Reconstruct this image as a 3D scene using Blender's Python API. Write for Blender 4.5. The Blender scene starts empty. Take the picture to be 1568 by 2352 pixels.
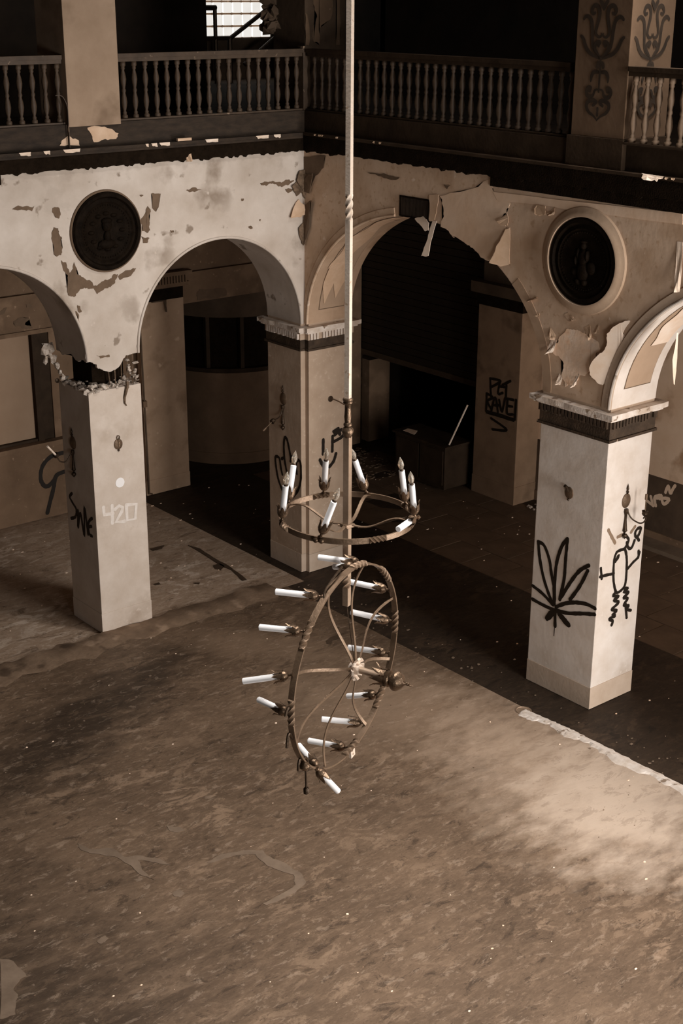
import bpy, bmesh, math, random, json
from mathutils import Vector, Matrix
random.seed(7)
SC = bpy.context.scene
COL = SC.collection
# ------------------------------------------------------------------ camera
CAM = dict(loc=(-9.224625, -11.808276, 6.322370), r=(0.771973, -0.635641, 0.004308), u=(0.219131, 0.272479, 0.936876), f=(0.596690, 0.722299, -0.349635), fpx=3202.04)
cd = bpy.data.cameras.new('camera'); cam = bpy.data.objects.new('camera', cd); COL.objects.link(cam)
M = Matrix((CAM['r'], CAM['u'], [-q for q in CAM['f']])).transposed().to_4x4()
M.translation = Vector(CAM['loc']); cam.matrix_world = M
cd.sensor_fit = 'VERTICAL'; cd.sensor_height = 36; cd.lens = CAM['fpx']*36/2352
cd.dof.use_dof = False; cd.clip_end = 100
SC.camera = cam
# ------------------------------------------------------------------ world, lights, exposure
w = bpy.data.worlds.new('world'); SC.world = w; w.use_nodes = True
bgn = w.node_tree.nodes['Background']; bgn.inputs[0].default_value = (1, .66, .43, 1); bgn.inputs[1].default_value = .008
def area(name, loc, target, sx, sy, power, col, spread=180):
    l = bpy.data.lights.new(name, 'AREA'); l.shape = 'RECTANGLE'; l.size = sx; l.size_y = sy
    l.energy = power; l.color = col; l.spread = math.radians(spread)
    o = bpy.data.objects.new(name, l); COL.objects.link(o); o.location = loc
    o.rotation_euler = (Vector(target)-Vector(loc)).to_track_quat('-Z', 'Y').to_euler()
    return o
area('end_window_daylight', (-.7, -11.6, 2.5), (-.6, 0, 3.0), 2.4, 3.6, 640, (1, .955, .91), 180)
area('upper_window_daylight', (-.9, -12.2, 6.6), (-.9, 0, 5.4), 2.0, 1.6, 200, (1, .955, .91), 150)
area('arcade_window_daylight', (2.2, -12.5, 2.2), (2.2, 0, 1.0), 2.0, 3.0, 110, (1, .955, .91), 150)
area('clerestory_daylight', (.4, -5.4, 10.2), (-1.1, -5.3, 0), 1.0, 2.0, 245, (1, .955, .91), 100)
area('skylight_daylight', (-4.8, -6.8, 10.6), (-4.7, -6.5, 0), 1.6, 1.6, 38, (1, .955, .91), 40)
area('side_fill', (-7.0, -15.5, 3.0), (-3.0, -5, 2.6), 2.4, 2.6, 240, (1, .955, .91), 160)  # added fill for the left-facing sides, no window known there
SC.view_settings.view_transform = 'Standard'; SC.view_settings.look = 'None'
SC.view_settings.exposure = 0.0; SC.view_settings.gamma = 1.0; SC.view_settings.use_curve_mapping = False
# ------------------------------------------------------------------ data measured on the planes of the room (metres)
D = json.loads('''{"g420":[[[-2.614,1.392],[-2.609,1.312],[-2.509,1.301]],[[-2.514,1.387],[-2.521,1.2]],[[-2.48,1.342],[-2.434,1.369],[-2.391,1.34],[-2.408,1.296],[-2.481,1.2],[-2.379,1.185]],[[-2.347,1.358],[-2.348,1.187],[-2.249,1.183],[-2.23,1.341],[-2.347,1.358]]],"gswe":[[[0.471,1.433],[0.525,1.378],[0.46,1.322],[0.402,1.278],[0.425,1.189],[0.522,1.141]],[[0.364,1.275],[0.388,1.078],[0.315,1.262],[0.263,1.02],[0.223,1.356],[0.183,1.065]],[[0.077,1.272],[0.145,1.218],[0.166,1.145],[0.149,1.075],[0.1,1.07]],[[0.157,1.154],[0.1,1.178]]],"gback":[[[-1.221,0.816],[-1.387,0.801],[-1.515,0.698],[-1.553,0.543],[-1.51,0.435],[-1.442,0.423]],[[-1.223,0.562],[-1.338,0.529],[-1.385,0.374],[-1.451,0.191],[-1.495,0.068]],[[-1.442,0.428],[-1.378,0.472],[-1.339,0.521]]],"ghand":[[[0.362,0.915],[0.428,1.018],[0.466,1.137],[0.484,1.269],[0.449,1.299],[0.403,1.281],[0.378,1.177],[0.352,1.107]],[[0.362,1.292],[0.329,1.313]],[[0.265,1.147],[0.309,1.306],[0.319,1.472],[0.298,1.561],[0.259,1.554],[0.221,1.455],[0.189,1.345],[0.196,1.305]],[[0.189,1.358],[0.13,1.377]],[[0.08,1.188],[0.092,1.294],[0.065,1.348],[0.026,1.353],[0.003,1.301],[0.005,1.132],[0.056,0.999],[0.163,0.876]]],"gup":[[[0.205,1.572],[0.202,1.405]],[[0.341,1.587],[0.336,1.412]],[[0.346,1.519],[0.46,1.547],[0.501,1.581],[0.501,1.623],[0.46,1.64],[0.372,1.598]],[[0.356,1.643],[0.423,1.663]],[[0.366,1.631],[0.429,1.616],[0.449,1.591]],[[0.156,1.344],[0.187,1.287],[0.212,1.252]],[[0.39,1.371],[0.357,1.289],[0.295,1.234]]],"gdrip":[[[0.295,1.234],[0.298,1.14]]],"gleaf":[[[-3.561,1.466],[-3.591,1.31],[-3.652,1.132],[-3.729,0.99],[-3.792,0.905]],[[-3.561,1.466],[-3.637,1.452],[-3.712,1.333],[-3.75,1.195],[-3.787,1.086],[-3.806,0.91]],[[-3.917,1.606],[-3.855,1.513],[-3.805,1.333],[-3.796,1.135],[-3.808,0.941]],[[-3.917,1.606],[-3.91,1.397],[-3.908,1.202],[-3.87,0.978]],[[-4.19,1.429],[-4.087,1.343],[-3.99,1.2],[-3.87,0.978]],[[-4.182,1.375],[-4.1,1.192],[-3.996,1.021]],[[-3.83,0.888],[-3.954,0.969],[-4.078,1.02],[-4.202,1.045],[-4.3,1.038]],[[-3.833,0.858],[-3.98,0.876],[-4.157,0.935],[-4.3,0.979]],[[-3.525,1.002],[-3.655,0.965],[-3.792,0.897]],[[-3.531,0.865],[-3.663,0.852],[-3.815,0.848]],[[-3.833,0.858],[-3.762,0.802],[-3.72,0.725],[-3.765,0.757],[-3.825,0.84]],[[-3.824,0.855],[-3.836,0.69]],[[-3.852,0.849],[-3.929,0.816],[-4.007,0.767],[-3.971,0.762],[-3.873,0.826]]],"gleafdrip":[[[-3.828,0.702],[-3.826,0.585]]],"gfig":[[[0.34,1.543],[0.251,1.546],[0.216,1.522],[0.2,1.461],[0.203,1.347],[0.219,1.243],[0.259,1.139],[0.299,1.121],[0.362,1.144],[0.39,1.19],[0.392,1.297],[0.383,1.413],[0.365,1.491],[0.34,1.543]],[[0.261,1.498],[0.25,1.474],[0.225,1.457]],[[0.247,1.494],[0.22,1.449]],[[0.209,1.332],[0.115,1.344],[0.018,1.352]],[[0.043,1.327],[0.018,1.436]],[[0.403,1.328],[0.478,1.375],[0.546,1.411],[0.543,1.472]],[[0.56,1.454],[0.547,1.404]],[[0.339,1.55],[0.377,1.593],[0.382,1.628],[0.349,1.666]],[[0.361,1.604],[0.381,1.553],[0.413,1.528],[0.444,1.54],[0.471,1.596]],[[0.505,1.707],[0.471,1.675],[0.486,1.625],[0.523,1.636],[0.549,1.696],[0.505,1.707]],[[0.507,1.614],[0.535,1.58]],[[0.26,1.132],[0.225,1.108],[0.303,1.079],[0.24,1.057],[0.311,1.016],[0.217,0.969],[0.291,0.941],[0.237,0.908],[0.277,0.89],[0.193,0.88],[0.244,0.845],[0.234,0.807]],[[0.382,1.139],[0.431,1.125],[0.376,1.106],[0.446,1.08],[0.379,1.045],[0.439,1.021],[0.392,0.966],[0.463,0.939],[0.437,0.912],[0.499,0.881]],[[0.416,0.966],[0.448,0.82]]],"gfig2":[[[0.085,1.792],[0.135,1.719],[0.194,1.639]],[[0.226,1.689],[0.308,1.696]],[[0.412,1.69],[0.464,1.733]]],"gpet":[[[0.542,1.615],[0.517,1.383]],[[0.542,1.615],[0.353,1.619],[0.512,1.507]],[[0.364,1.608],[0.39,1.446],[0.309,1.472]],[[0.372,1.546],[0.279,1.557]],[[0.316,1.575],[0.181,1.656]],[[0.247,1.607],[0.246,1.407]],[[0.59,1.402],[0.59,1.189]],[[0.59,1.402],[0.481,1.373],[0.572,1.3],[0.495,1.211]],[[0.494,1.193],[0.434,1.384],[0.375,1.203]],[[0.474,1.269],[0.357,1.295]],[[0.361,1.364],[0.305,1.219],[0.258,1.405]],[[0.212,1.415],[0.211,1.223],[0.107,1.229]],[[0.212,1.415],[0.108,1.421]],[[0.206,1.32],[0.125,1.33]],[[0.588,1.163],[0.326,1.17],[0.079,1.165]],[[0.575,1.148],[0.325,1.152],[0.09,1.149]],[[0.062,1.431],[0.068,1.168]],[[0.488,1.088],[0.197,0.997],[0.455,0.944]]],"gdado":[[[-1.809,0.498],[-1.913,0.46]],[[-1.865,0.567],[-1.905,0.472]],[[-1.95,0.471],[-1.926,0.574],[-2.02,0.625],[-2.001,0.574]],[[-1.952,0.57],[-2.137,0.612],[-2.067,0.525],[-2.023,0.601]],[[-2.076,0.679],[-2.11,0.771],[-2.148,0.688],[-2.184,0.761],[-2.208,0.802]]],"orn":[[[-0.085,6.174],[-0.113,6.165],[-0.127,6.191],[-0.105,6.224],[-0.068,6.222],[-0.045,6.186],[-0.045,6.139],[-0.063,6.073],[-0.071,6.019],[-0.043,5.987],[-0.011,5.994],[-0.009,6.015]],[[-0.212,6.118],[-0.189,6.14],[-0.156,6.14],[-0.124,6.108],[-0.11,6.042],[-0.104,5.97],[-0.094,5.91],[-0.066,5.869],[-0.013,5.829]],[[-0.231,5.994],[-0.2,5.968],[-0.169,5.908],[-0.123,5.861],[-0.063,5.836],[-0.012,5.817]],[[-0.028,5.912],[-0.038,5.93],[-0.023,5.943],[-0.04,5.948],[-0.067,5.929],[-0.068,5.893],[-0.041,5.864],[-0.009,5.829]],[[-0.011,5.714],[-0.06,5.715],[-0.087,5.68],[-0.091,5.637]],[[-0.085,5.563],[-0.106,5.568],[-0.087,5.588],[-0.116,5.586],[-0.13,5.555],[-0.106,5.519],[-0.061,5.528],[-0.039,5.572],[0.001,5.58]],[[-0.058,5.447],[-0.038,5.461],[-0.023,5.48],[-0.057,5.491],[-0.107,5.476],[-0.12,5.438],[-0.091,5.396],[-0.038,5.368],[0.003,5.333]],[[-0.044,6.269],[-0.016,6.234],[-0.001,6.193]],[[-0.034,5.743],[-0.025,5.78],[-0.004,5.793]]],"orn_y":-3.937,"orn_ax":[5.829,5.592],"pW1":[[[-2.962,4.431],[-2.904,4.435],[-2.881,4.378],[-2.901,4.33],[-2.942,4.346],[-2.969,4.395]],[[-2.963,4.256],[-2.918,4.243],[-2.912,4.186],[-2.883,4.146],[-2.905,3.99],[-2.948,3.981],[-2.982,4.007],[-2.986,4.12]],[[-1.889,4.475],[-1.78,4.466],[-1.803,4.368],[-1.841,4.298],[-1.884,4.355]],[[-1.934,4.36],[-1.904,4.328],[-1.918,4.223],[-1.918,4.127],[-1.954,4.101],[-2.01,4.126],[-2.008,4.251]],[[-2.024,4.079],[-1.922,4.049],[-1.959,4.004],[-2.005,4.009]],[[-2.909,3.943],[-2.858,3.918],[-2.834,3.802],[-2.773,3.909],[-2.749,3.792],[-2.677,3.745],[-2.614,3.718],[-2.574,3.655],[-2.507,3.676],[-2.417,3.695],[-2.37,3.728],[-2.303,3.739],[-2.341,3.656],[-2.422,3.617],[-2.546,3.574],[-2.576,3.627],[-2.662,3.647],[-2.727,3.645],[-2.797,3.577],[-2.849,3.593],[-2.864,3.691],[-2.866,3.806]],[[-2.304,3.72],[-2.188,3.765],[-2.097,3.774],[-2.146,3.721],[-2.284,3.679]],[[-3.37,4.458],[-3.288,4.478],[-3.189,4.46],[-3.138,4.468],[-3.172,4.422],[-3.251,4.438]],[[-0.577,4.475],[-0.474,4.477],[-0.319,4.469],[-0.136,4.472],[-0.215,4.426],[-0.371,4.449],[-0.501,4.439]],[[-0.255,4.389],[-0.136,4.385],[-0.216,4.344]],[[-1.484,4.477],[-1.388,4.498],[-1.294,4.465],[-1.437,4.453]],[[-1.688,4.104],[-1.65,4.102],[-1.642,4.08],[-1.675,4.077]],[[-0.739,4.048],[-0.688,4.043],[-0.678,4.022],[-0.714,4.021]],[[-0.594,4.108],[-0.574,4.106],[-0.577,4.086],[-0.595,4.09]],[[-0.815,4.339],[-0.787,4.337],[-0.793,4.313],[-0.815,4.313]],[[-2.023,4.474],[-1.974,4.466],[-2.003,4.455]],[[-2.768,3.496],[-2.738,3.482],[-2.725,3.422],[-2.752,3.418]],[[-2.793,3.441],[-2.775,3.429],[-2.754,3.319],[-2.767,3.321]],[[-2.596,2.978],[-2.451,2.962],[-2.446,2.935],[-2.554,2.938]]],"pW2":[[[-2.079,4.519],[-2.753,4.746],[-2.779,4.642],[-2.913,4.594],[-2.995,4.55],[-2.959,4.458],[-2.881,4.377],[-3.004,4.338],[-2.95,4.206],[-2.828,4.003],[-2.639,4.036],[-2.503,4.11],[-2.381,4.14],[-2.286,4.156],[-2.104,4.236],[-2.139,4.399]],[[-3.66,3.433],[-3.763,3.55],[-3.857,3.555],[-3.936,3.545],[-4.047,3.517],[-4.145,3.44],[-4.066,3.292],[-4.042,3.214],[-3.984,3.165],[-3.92,3.177],[-3.867,3.054],[-3.774,3.022],[-3.717,3.122],[-3.741,3.227],[-3.623,3.29],[-3.587,3.333]]],"pW2band":[[[-2.779,4.632],[-3.518,4.646],[-4.884,4.683],[-4.893,4.597],[-4.16,4.585],[-3.68,4.575],[-3.523,4.583],[-3.004,4.566],[-2.835,4.566]]],"pW2dark":[[[-0.364,4.744],[0.003,4.702],[0.004,4.528],[-0.148,4.522],[-0.097,4.332],[-0.199,4.527],[-0.331,4.62]],[[-1.03,4.636],[-1.272,4.653],[-1.508,4.638],[-1.451,4.605],[-1.243,4.618]],[[-2.129,4.63],[-2.218,4.633],[-2.179,4.593]]],"corner":[],"s1":[-2.706,0.376,2.007],"s2":[-0.063,0.317,2.016],"s3":[0.303,-4.311,2.023],"b1":[-2.404,0.0,2.026],"b3":[0.0,-3.9,2.051],"hole":[0.309,-0.063,2.035],"disc":[-2.407,0.0,1.615],"stub":[-2.106,0.02,1.887],"fl_patch1":[[-4.183,-4.087,0.0],[-4.044,-4.066,0.0],[-3.847,-4.149,0.0],[-3.752,-4.226,0.0],[-3.77,-4.308,0.0],[-3.723,-4.461,0.0],[-3.703,-4.646,0.0],[-3.736,-4.765,0.0],[-3.884,-4.824,0.0],[-4.053,-4.827,0.0],[-4.146,-4.814,0.0],[-4.158,-4.776,-0.0],[-3.991,-4.773,0.0],[-3.825,-4.748,0.0],[-3.76,-4.636,0.0],[-3.849,-4.415,0.0],[-3.828,-4.241,0.0],[-3.972,-4.144,0.0],[-4.143,-4.119,0.0]],"fl_patch2":[[-4.829,-3.233,-0.0],[-4.799,-3.355,0.0],[-4.656,-3.452,0.0],[-4.638,-3.622,0.0],[-4.523,-3.696,0.0],[-4.439,-3.821,0.0],[-4.407,-3.961,0.0],[-4.49,-3.837,0.0],[-4.581,-3.725,0.0],[-4.624,-3.86,0.0],[-4.621,-4.028,0.0],[-4.662,-3.921,0.0],[-4.66,-3.756,0.0],[-4.692,-3.578,0.0],[-4.803,-3.43,0.0],[-4.854,-3.311,0.0]],"fl_patch3":[[-5.949,-4.133,0.0],[-5.888,-4.213,0.0],[-5.893,-4.419,0.0],[-5.939,-4.411,-0.0],[-6.027,-4.486,0.0],[-6.035,-4.565,0.0],[-6.127,-4.713,0.0],[-6.226,-4.688,0.0]],"fl_patch4":[[-5.329,-4.388,0.0],[-5.255,-4.368,0.0],[-5.245,-4.408,0.0],[-5.287,-4.438,0.0],[-5.329,-4.419,0.0]],"fl_patch5":[[-4.593,-4.247,0.0],[-4.537,-4.251,0.0],[-4.53,-4.317,0.0],[-4.588,-4.329,0.0],[-4.614,-4.294,0.0]],"fl_patch6":[[-4.148,-3.463,0.0],[-4.087,-3.533,0.0],[-4.065,-3.613,0.0],[-4.13,-3.6,0.0],[-4.168,-3.528,0.0]],"fl_dark":[[[-0.747,0.813,0.0],[-0.659,0.803,0.0],[-0.665,0.703,0.0],[-0.765,0.628,0.0],[-0.792,0.702,-0.0]],[[-1.595,0.78,0.0],[-1.518,0.784,0.0],[-1.526,0.725,0.0],[-1.592,0.738,0.0]],[[-1.227,0.525,0.0],[-1.154,0.49,0.0],[-1.192,0.455,0.0]],[[-1.046,1.725,0.0],[-0.851,1.707,0.0],[-0.931,1.632,0.0],[-1.053,1.639,0.0]],[[-1.004,-1.61,0.0],[-0.89,-1.57,0.0],[-0.819,-1.563,0.0],[-0.807,-1.619,0.0],[-0.849,-1.66,0.0],[-0.936,-1.646,0.0],[-1.011,-1.708,0.0],[-1.036,-1.659,0.0]],[[-0.63,1.529,0.0],[-0.575,1.346,0.0],[-0.611,1.011,0.0],[-0.624,0.627,0.0],[-0.694,0.218,0.0],[-0.753,0.224,0.0],[-0.672,0.536,0.0],[-0.685,0.675,0.0]]],"drain":[-0.438,-3.942,0.0],"edge_white":[[-0.564,-4.285,0.0],[-0.502,-4.386,0.0],[-0.442,-4.501,0.0],[-0.409,-4.613,0.0],[-0.439,-4.752,0.0],[-0.442,-4.904,0.0],[-0.454,-5.108,0.0],[-0.479,-5.342,0.0],[-0.462,-5.536,0.0],[-0.42,-5.725,0.0]],"ch_axis":[-4.7316,-6.4174],"ring1_z":3.6761,"ring1_r":0.3631,"rodz":{"0":6.286,"445":5.3855,"505":5.2575,"918":4.329,"925":4.3125,"968":4.2107,"978":4.1868,"1003":4.127,"1205":3.6309,"1310":3.3637,"1330":3.3121,"1390":3.1556},"r1c":[[156.9,0.005,-0.179,0.984],[113.6,0.31,0.158,0.938],[71.6,-0.097,-0.21,0.973],[33.1,-0.315,0.095,0.944],[-11.8,-0.214,-0.056,0.975],[-45.1,-0.243,-0.122,0.962],[-152.3,0.216,-0.263,0.94]],"r1arms":[111.8,30.3,-54.9,-153.8],"r2":{"c":[-4.9119,-6.6322,2.9245],"n":[0.3563,-0.9337,-0.0347],"e1":[0.3936,0.1163,0.9119],"e2":[-0.8475,-0.3386,0.4089],"r":0.5653},"r2c":[[7.3,-0.553,0.833,0.012,0.25],[18.3,0.115,0.929,-0.353,0.2],[50.9,-0.625,0.78,0.022,0.25],[72.4,-0.528,0.848,-0.055,0.25],[95.2,-0.608,0.755,-0.246,0.27],[116.7,-0.031,0.996,-0.086,0.25],[-146.7,-0.437,0.898,-0.05,0.25],[-126.3,-0.748,0.659,0.083,0.25],[-107.2,-0.154,0.916,-0.37,0.25],[-82.3,-0.556,0.831,0.003,0.25],[-62.4,-0.691,0.696,0.193,0.25],[-39.5,-0.481,0.875,0.047,0.25],[177.3,0.245,0.969,0.025,0.25]],"r2fallen":[169.8,0.585,-0.097,-0.805],"r2dangle":154.9,"r2clip":-145.3,"r2arms":[44.2,7.1,-45.1,-85.4,96.1,141.3,-175.4,-127.3],"r2tw":[74.1,14.7,-21.5,-62.2,-108.0,-146.6,116.2],"ragged":[[-2.775,2.949],[-2.743,2.928],[-2.662,2.919],[-2.596,2.884],[-2.579,2.838],[-2.538,2.825],[-2.464,2.788],[-2.408,2.798],[-2.366,2.81],[-2.306,2.869],[-2.261,2.924],[-2.197,2.926],[-2.154,2.938]],"bigcurl":[[-4.444,3.74],[-4.388,3.721],[-4.332,3.688],[-4.251,3.602],[-4.247,3.566],[-4.246,3.495],[-4.207,3.428],[-4.151,3.375],[-4.104,3.3],[-4.097,3.213],[-4.156,3.152],[-4.211,3.134],[-4.239,3.158],[-4.256,3.222],[-4.304,3.352],[-4.353,3.468],[-4.4,3.595],[-4.382,3.626]],"triflap":[[-2.969,4.321],[-3.002,4.332],[-3.015,4.321],[-3.028,4.018],[-2.939,3.98],[-2.826,4.001],[-2.865,4.069],[-2.886,4.146],[-2.925,4.212]],"flk":[[[-3.572,3.423],[-3.637,3.423],[-3.654,3.308],[-3.575,3.274]],[[-3.692,3.13],[-3.735,3.101],[-3.756,3.037],[-3.7,3.031]],[[-3.89,3.158],[-3.929,3.172],[-3.923,3.054],[-3.888,3.031]],[[-3.944,3.594],[-4.006,3.629],[-4.07,3.51],[-4.057,3.489]],[[-2.872,4.382],[-2.986,4.462],[-3.008,4.429],[-3.004,4.362],[-2.908,4.354]],[[-3.318,4.548],[-3.364,4.583],[-3.452,4.581],[-3.45,4.505],[-3.371,4.486],[-3.321,4.501]],[[-3.479,4.543],[-3.531,4.584],[-3.553,4.505],[-3.474,4.502]],[[-4.851,4.459],[-4.908,4.461],[-4.957,4.019],[-4.9,4.01]],[[-4.948,3.32],[-4.937,3.739],[-4.988,3.743],[-5.004,3.314]],[[-3.706,3.667],[-3.751,3.693],[-3.882,3.637],[-3.789,3.615]],[[-4.088,3.573],[-4.127,3.645],[-4.14,3.582]],[[-3.255,3.701],[-3.374,3.77],[-3.4,3.756],[-3.295,3.72]],[[-3.387,3.6],[-3.434,3.632],[-3.436,3.596]],[[-3.556,3.525],[-3.626,3.464],[-3.645,3.424],[-3.58,3.424]]],"flv":[[[-1.94,4.517],[-2.073,4.531],[-2.075,4.467],[-2.055,4.296],[-1.978,4.277],[-1.966,4.417]],[[-1.757,4.27],[-1.864,4.307],[-1.964,4.257],[-1.987,4.189],[-1.939,4.178]],[[-2.0,4.28],[-2.055,4.286],[-2.053,4.126],[-2.068,3.966],[-1.976,3.953],[-1.998,4.118]]],"flc":[[[-0.219,4.096],[-0.138,4.224],[-0.084,4.272],[0.022,4.179],[0.008,4.128],[-0.059,4.082],[-0.139,4.11],[-0.192,4.088]],[[-0.189,4.414],[-0.083,4.457],[-0.057,4.342],[-0.111,4.305]],[[-0.074,3.925],[-0.006,3.961],[0.034,3.787],[-0.048,3.806]],[[-0.125,4.473],[-0.089,4.552],[-0.0,4.573],[0.025,4.42],[-0.002,4.27],[-0.038,4.328]],[[-0.094,3.957],[-0.022,4.02],[-0.005,3.793],[-0.059,3.841]]],"flc2":[[[0.001,4.518],[-0.191,4.553],[-0.111,4.337],[-0.043,4.344]],[[-0.031,4.204],[-0.167,4.274],[-0.111,4.199],[-0.109,3.99],[-0.016,3.78],[0.006,3.891]]],"basepatch":[[[-2.532,5.127],[-2.413,5.135],[-2.272,5.103],[-2.202,5.059],[-2.229,5.009],[-2.349,5.016],[-2.47,4.993],[-2.5,5.075]],[[-2.818,5.013],[-2.745,5.065],[-2.632,5.022],[-2.624,4.972],[-2.832,4.984]]],"lintelpatch":[[[-1.76,2.578],[-1.692,2.621],[-1.563,2.611],[-1.549,2.579],[-1.61,2.527],[-1.508,2.475],[-1.622,2.484],[-1.732,2.522]],[[-1.922,2.734],[-1.824,2.765],[-1.862,2.697],[-1.926,2.69]],[[-1.638,2.874],[-1.524,2.882],[-1.496,2.722],[-1.569,2.731]],[[0.891,2.609],[0.936,2.641],[1.345,2.604],[1.37,2.549],[1.36,2.505],[1.073,2.498],[0.896,2.506]]]}''')
# ------------------------------------------------------------------ materials
def sep(v, s=1.0):                  # sepia: the darker, the more saturated
    q = 1+.60*s*(1-min(v, 1))**1.3
    return (min(1, v*q), v*.99, v/q**1.12, 1)
def mat(name, v1, v2, scale=4, detail=6, rough=.8, bump=.15, metal=0, spots=None, spec=.3, stretch=(1, 1, 1), sat=1.0, grime=None):
    m = bpy.data.materials.new(name); m.use_nodes = True
    nt = m.node_tree; N = nt.nodes; L = nt.links; b = N['Principled BSDF']
    b.inputs['Roughness'].default_value = rough; b.inputs['Metallic'].default_value = metal
    b.inputs['Specular IOR Level'].default_value = spec
    tc = N.new('ShaderNodeTexCoord'); mp = N.new('ShaderNodeMapping'); mp.inputs['Scale'].default_value = stretch
    L.new(tc.outputs['Object'], mp.inputs[0])
    n = N.new('ShaderNodeTexNoise'); n.inputs['Scale'].default_value = scale; n.inputs['Detail'].default_value = detail; n.inputs['Roughness'].default_value = .62
    L.new(mp.outputs[0], n.inputs[0])
    r = N.new('ShaderNodeValToRGB'); r.color_ramp.elements[0].position = .32; r.color_ramp.elements[1].position = .68
    r.color_ramp.elements[0].color = sep(v1, sat); r.color_ramp.elements[1].color = sep(v2, sat)
    L.new(n.outputs[0], r.inputs[0]); out = r.outputs[0]
    for (v, sc, th, soft) in (spots or []):
        k = N.new('ShaderNodeTexNoise'); k.inputs['Scale'].default_value = sc; k.inputs['Detail'].default_value = 5
        L.new(mp.outputs[0], k.inputs[0])
        mr = N.new('ShaderNodeMapRange'); mr.inputs[1].default_value = th; mr.inputs[2].default_value = th+soft
        L.new(k.outputs[0], mr.inputs[0])
        mx = N.new('ShaderNodeMix'); mx.data_type = 'RGBA'; mx.inputs[7].default_value = sep(v, sat)
        L.new(mr.outputs[0], mx.inputs[0]); L.new(out, mx.inputs[6]); out = mx.outputs[2]
    L.new(out, b.inputs['Base Color'])
    if bump:
        bp = N.new('ShaderNodeBump'); bp.inputs['Strength'].default_value = bump; bp.inputs['Distance'].default_value = .02
        n2 = N.new('ShaderNodeTexNoise'); n2.inputs['Scale'].default_value = scale*6; n2.inputs['Detail'].default_value = 5
        L.new(mp.outputs[0], n2.inputs[0]); L.new(n2.outputs[0], bp.inputs['Height']); L.new(bp.outputs[0], b.inputs['Normal'])
    return m
def plain(name, v, rough=.6, metal=0, sat=1.0, emit=0):
    m = bpy.data.materials.new(name); m.use_nodes = True; b = m.node_tree.nodes['Principled BSDF']
    b.inputs['Base Color'].default_value = sep(v, sat); b.inputs['Roughness'].default_value = rough; b.inputs['Metallic'].default_value = metal
    b.inputs['Specular IOR Level'].default_value = .3
    if emit:
        b.inputs['Emission Color'].default_value = sep(v, sat); b.inputs['Emission Strength'].default_value = emit
    return m
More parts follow.
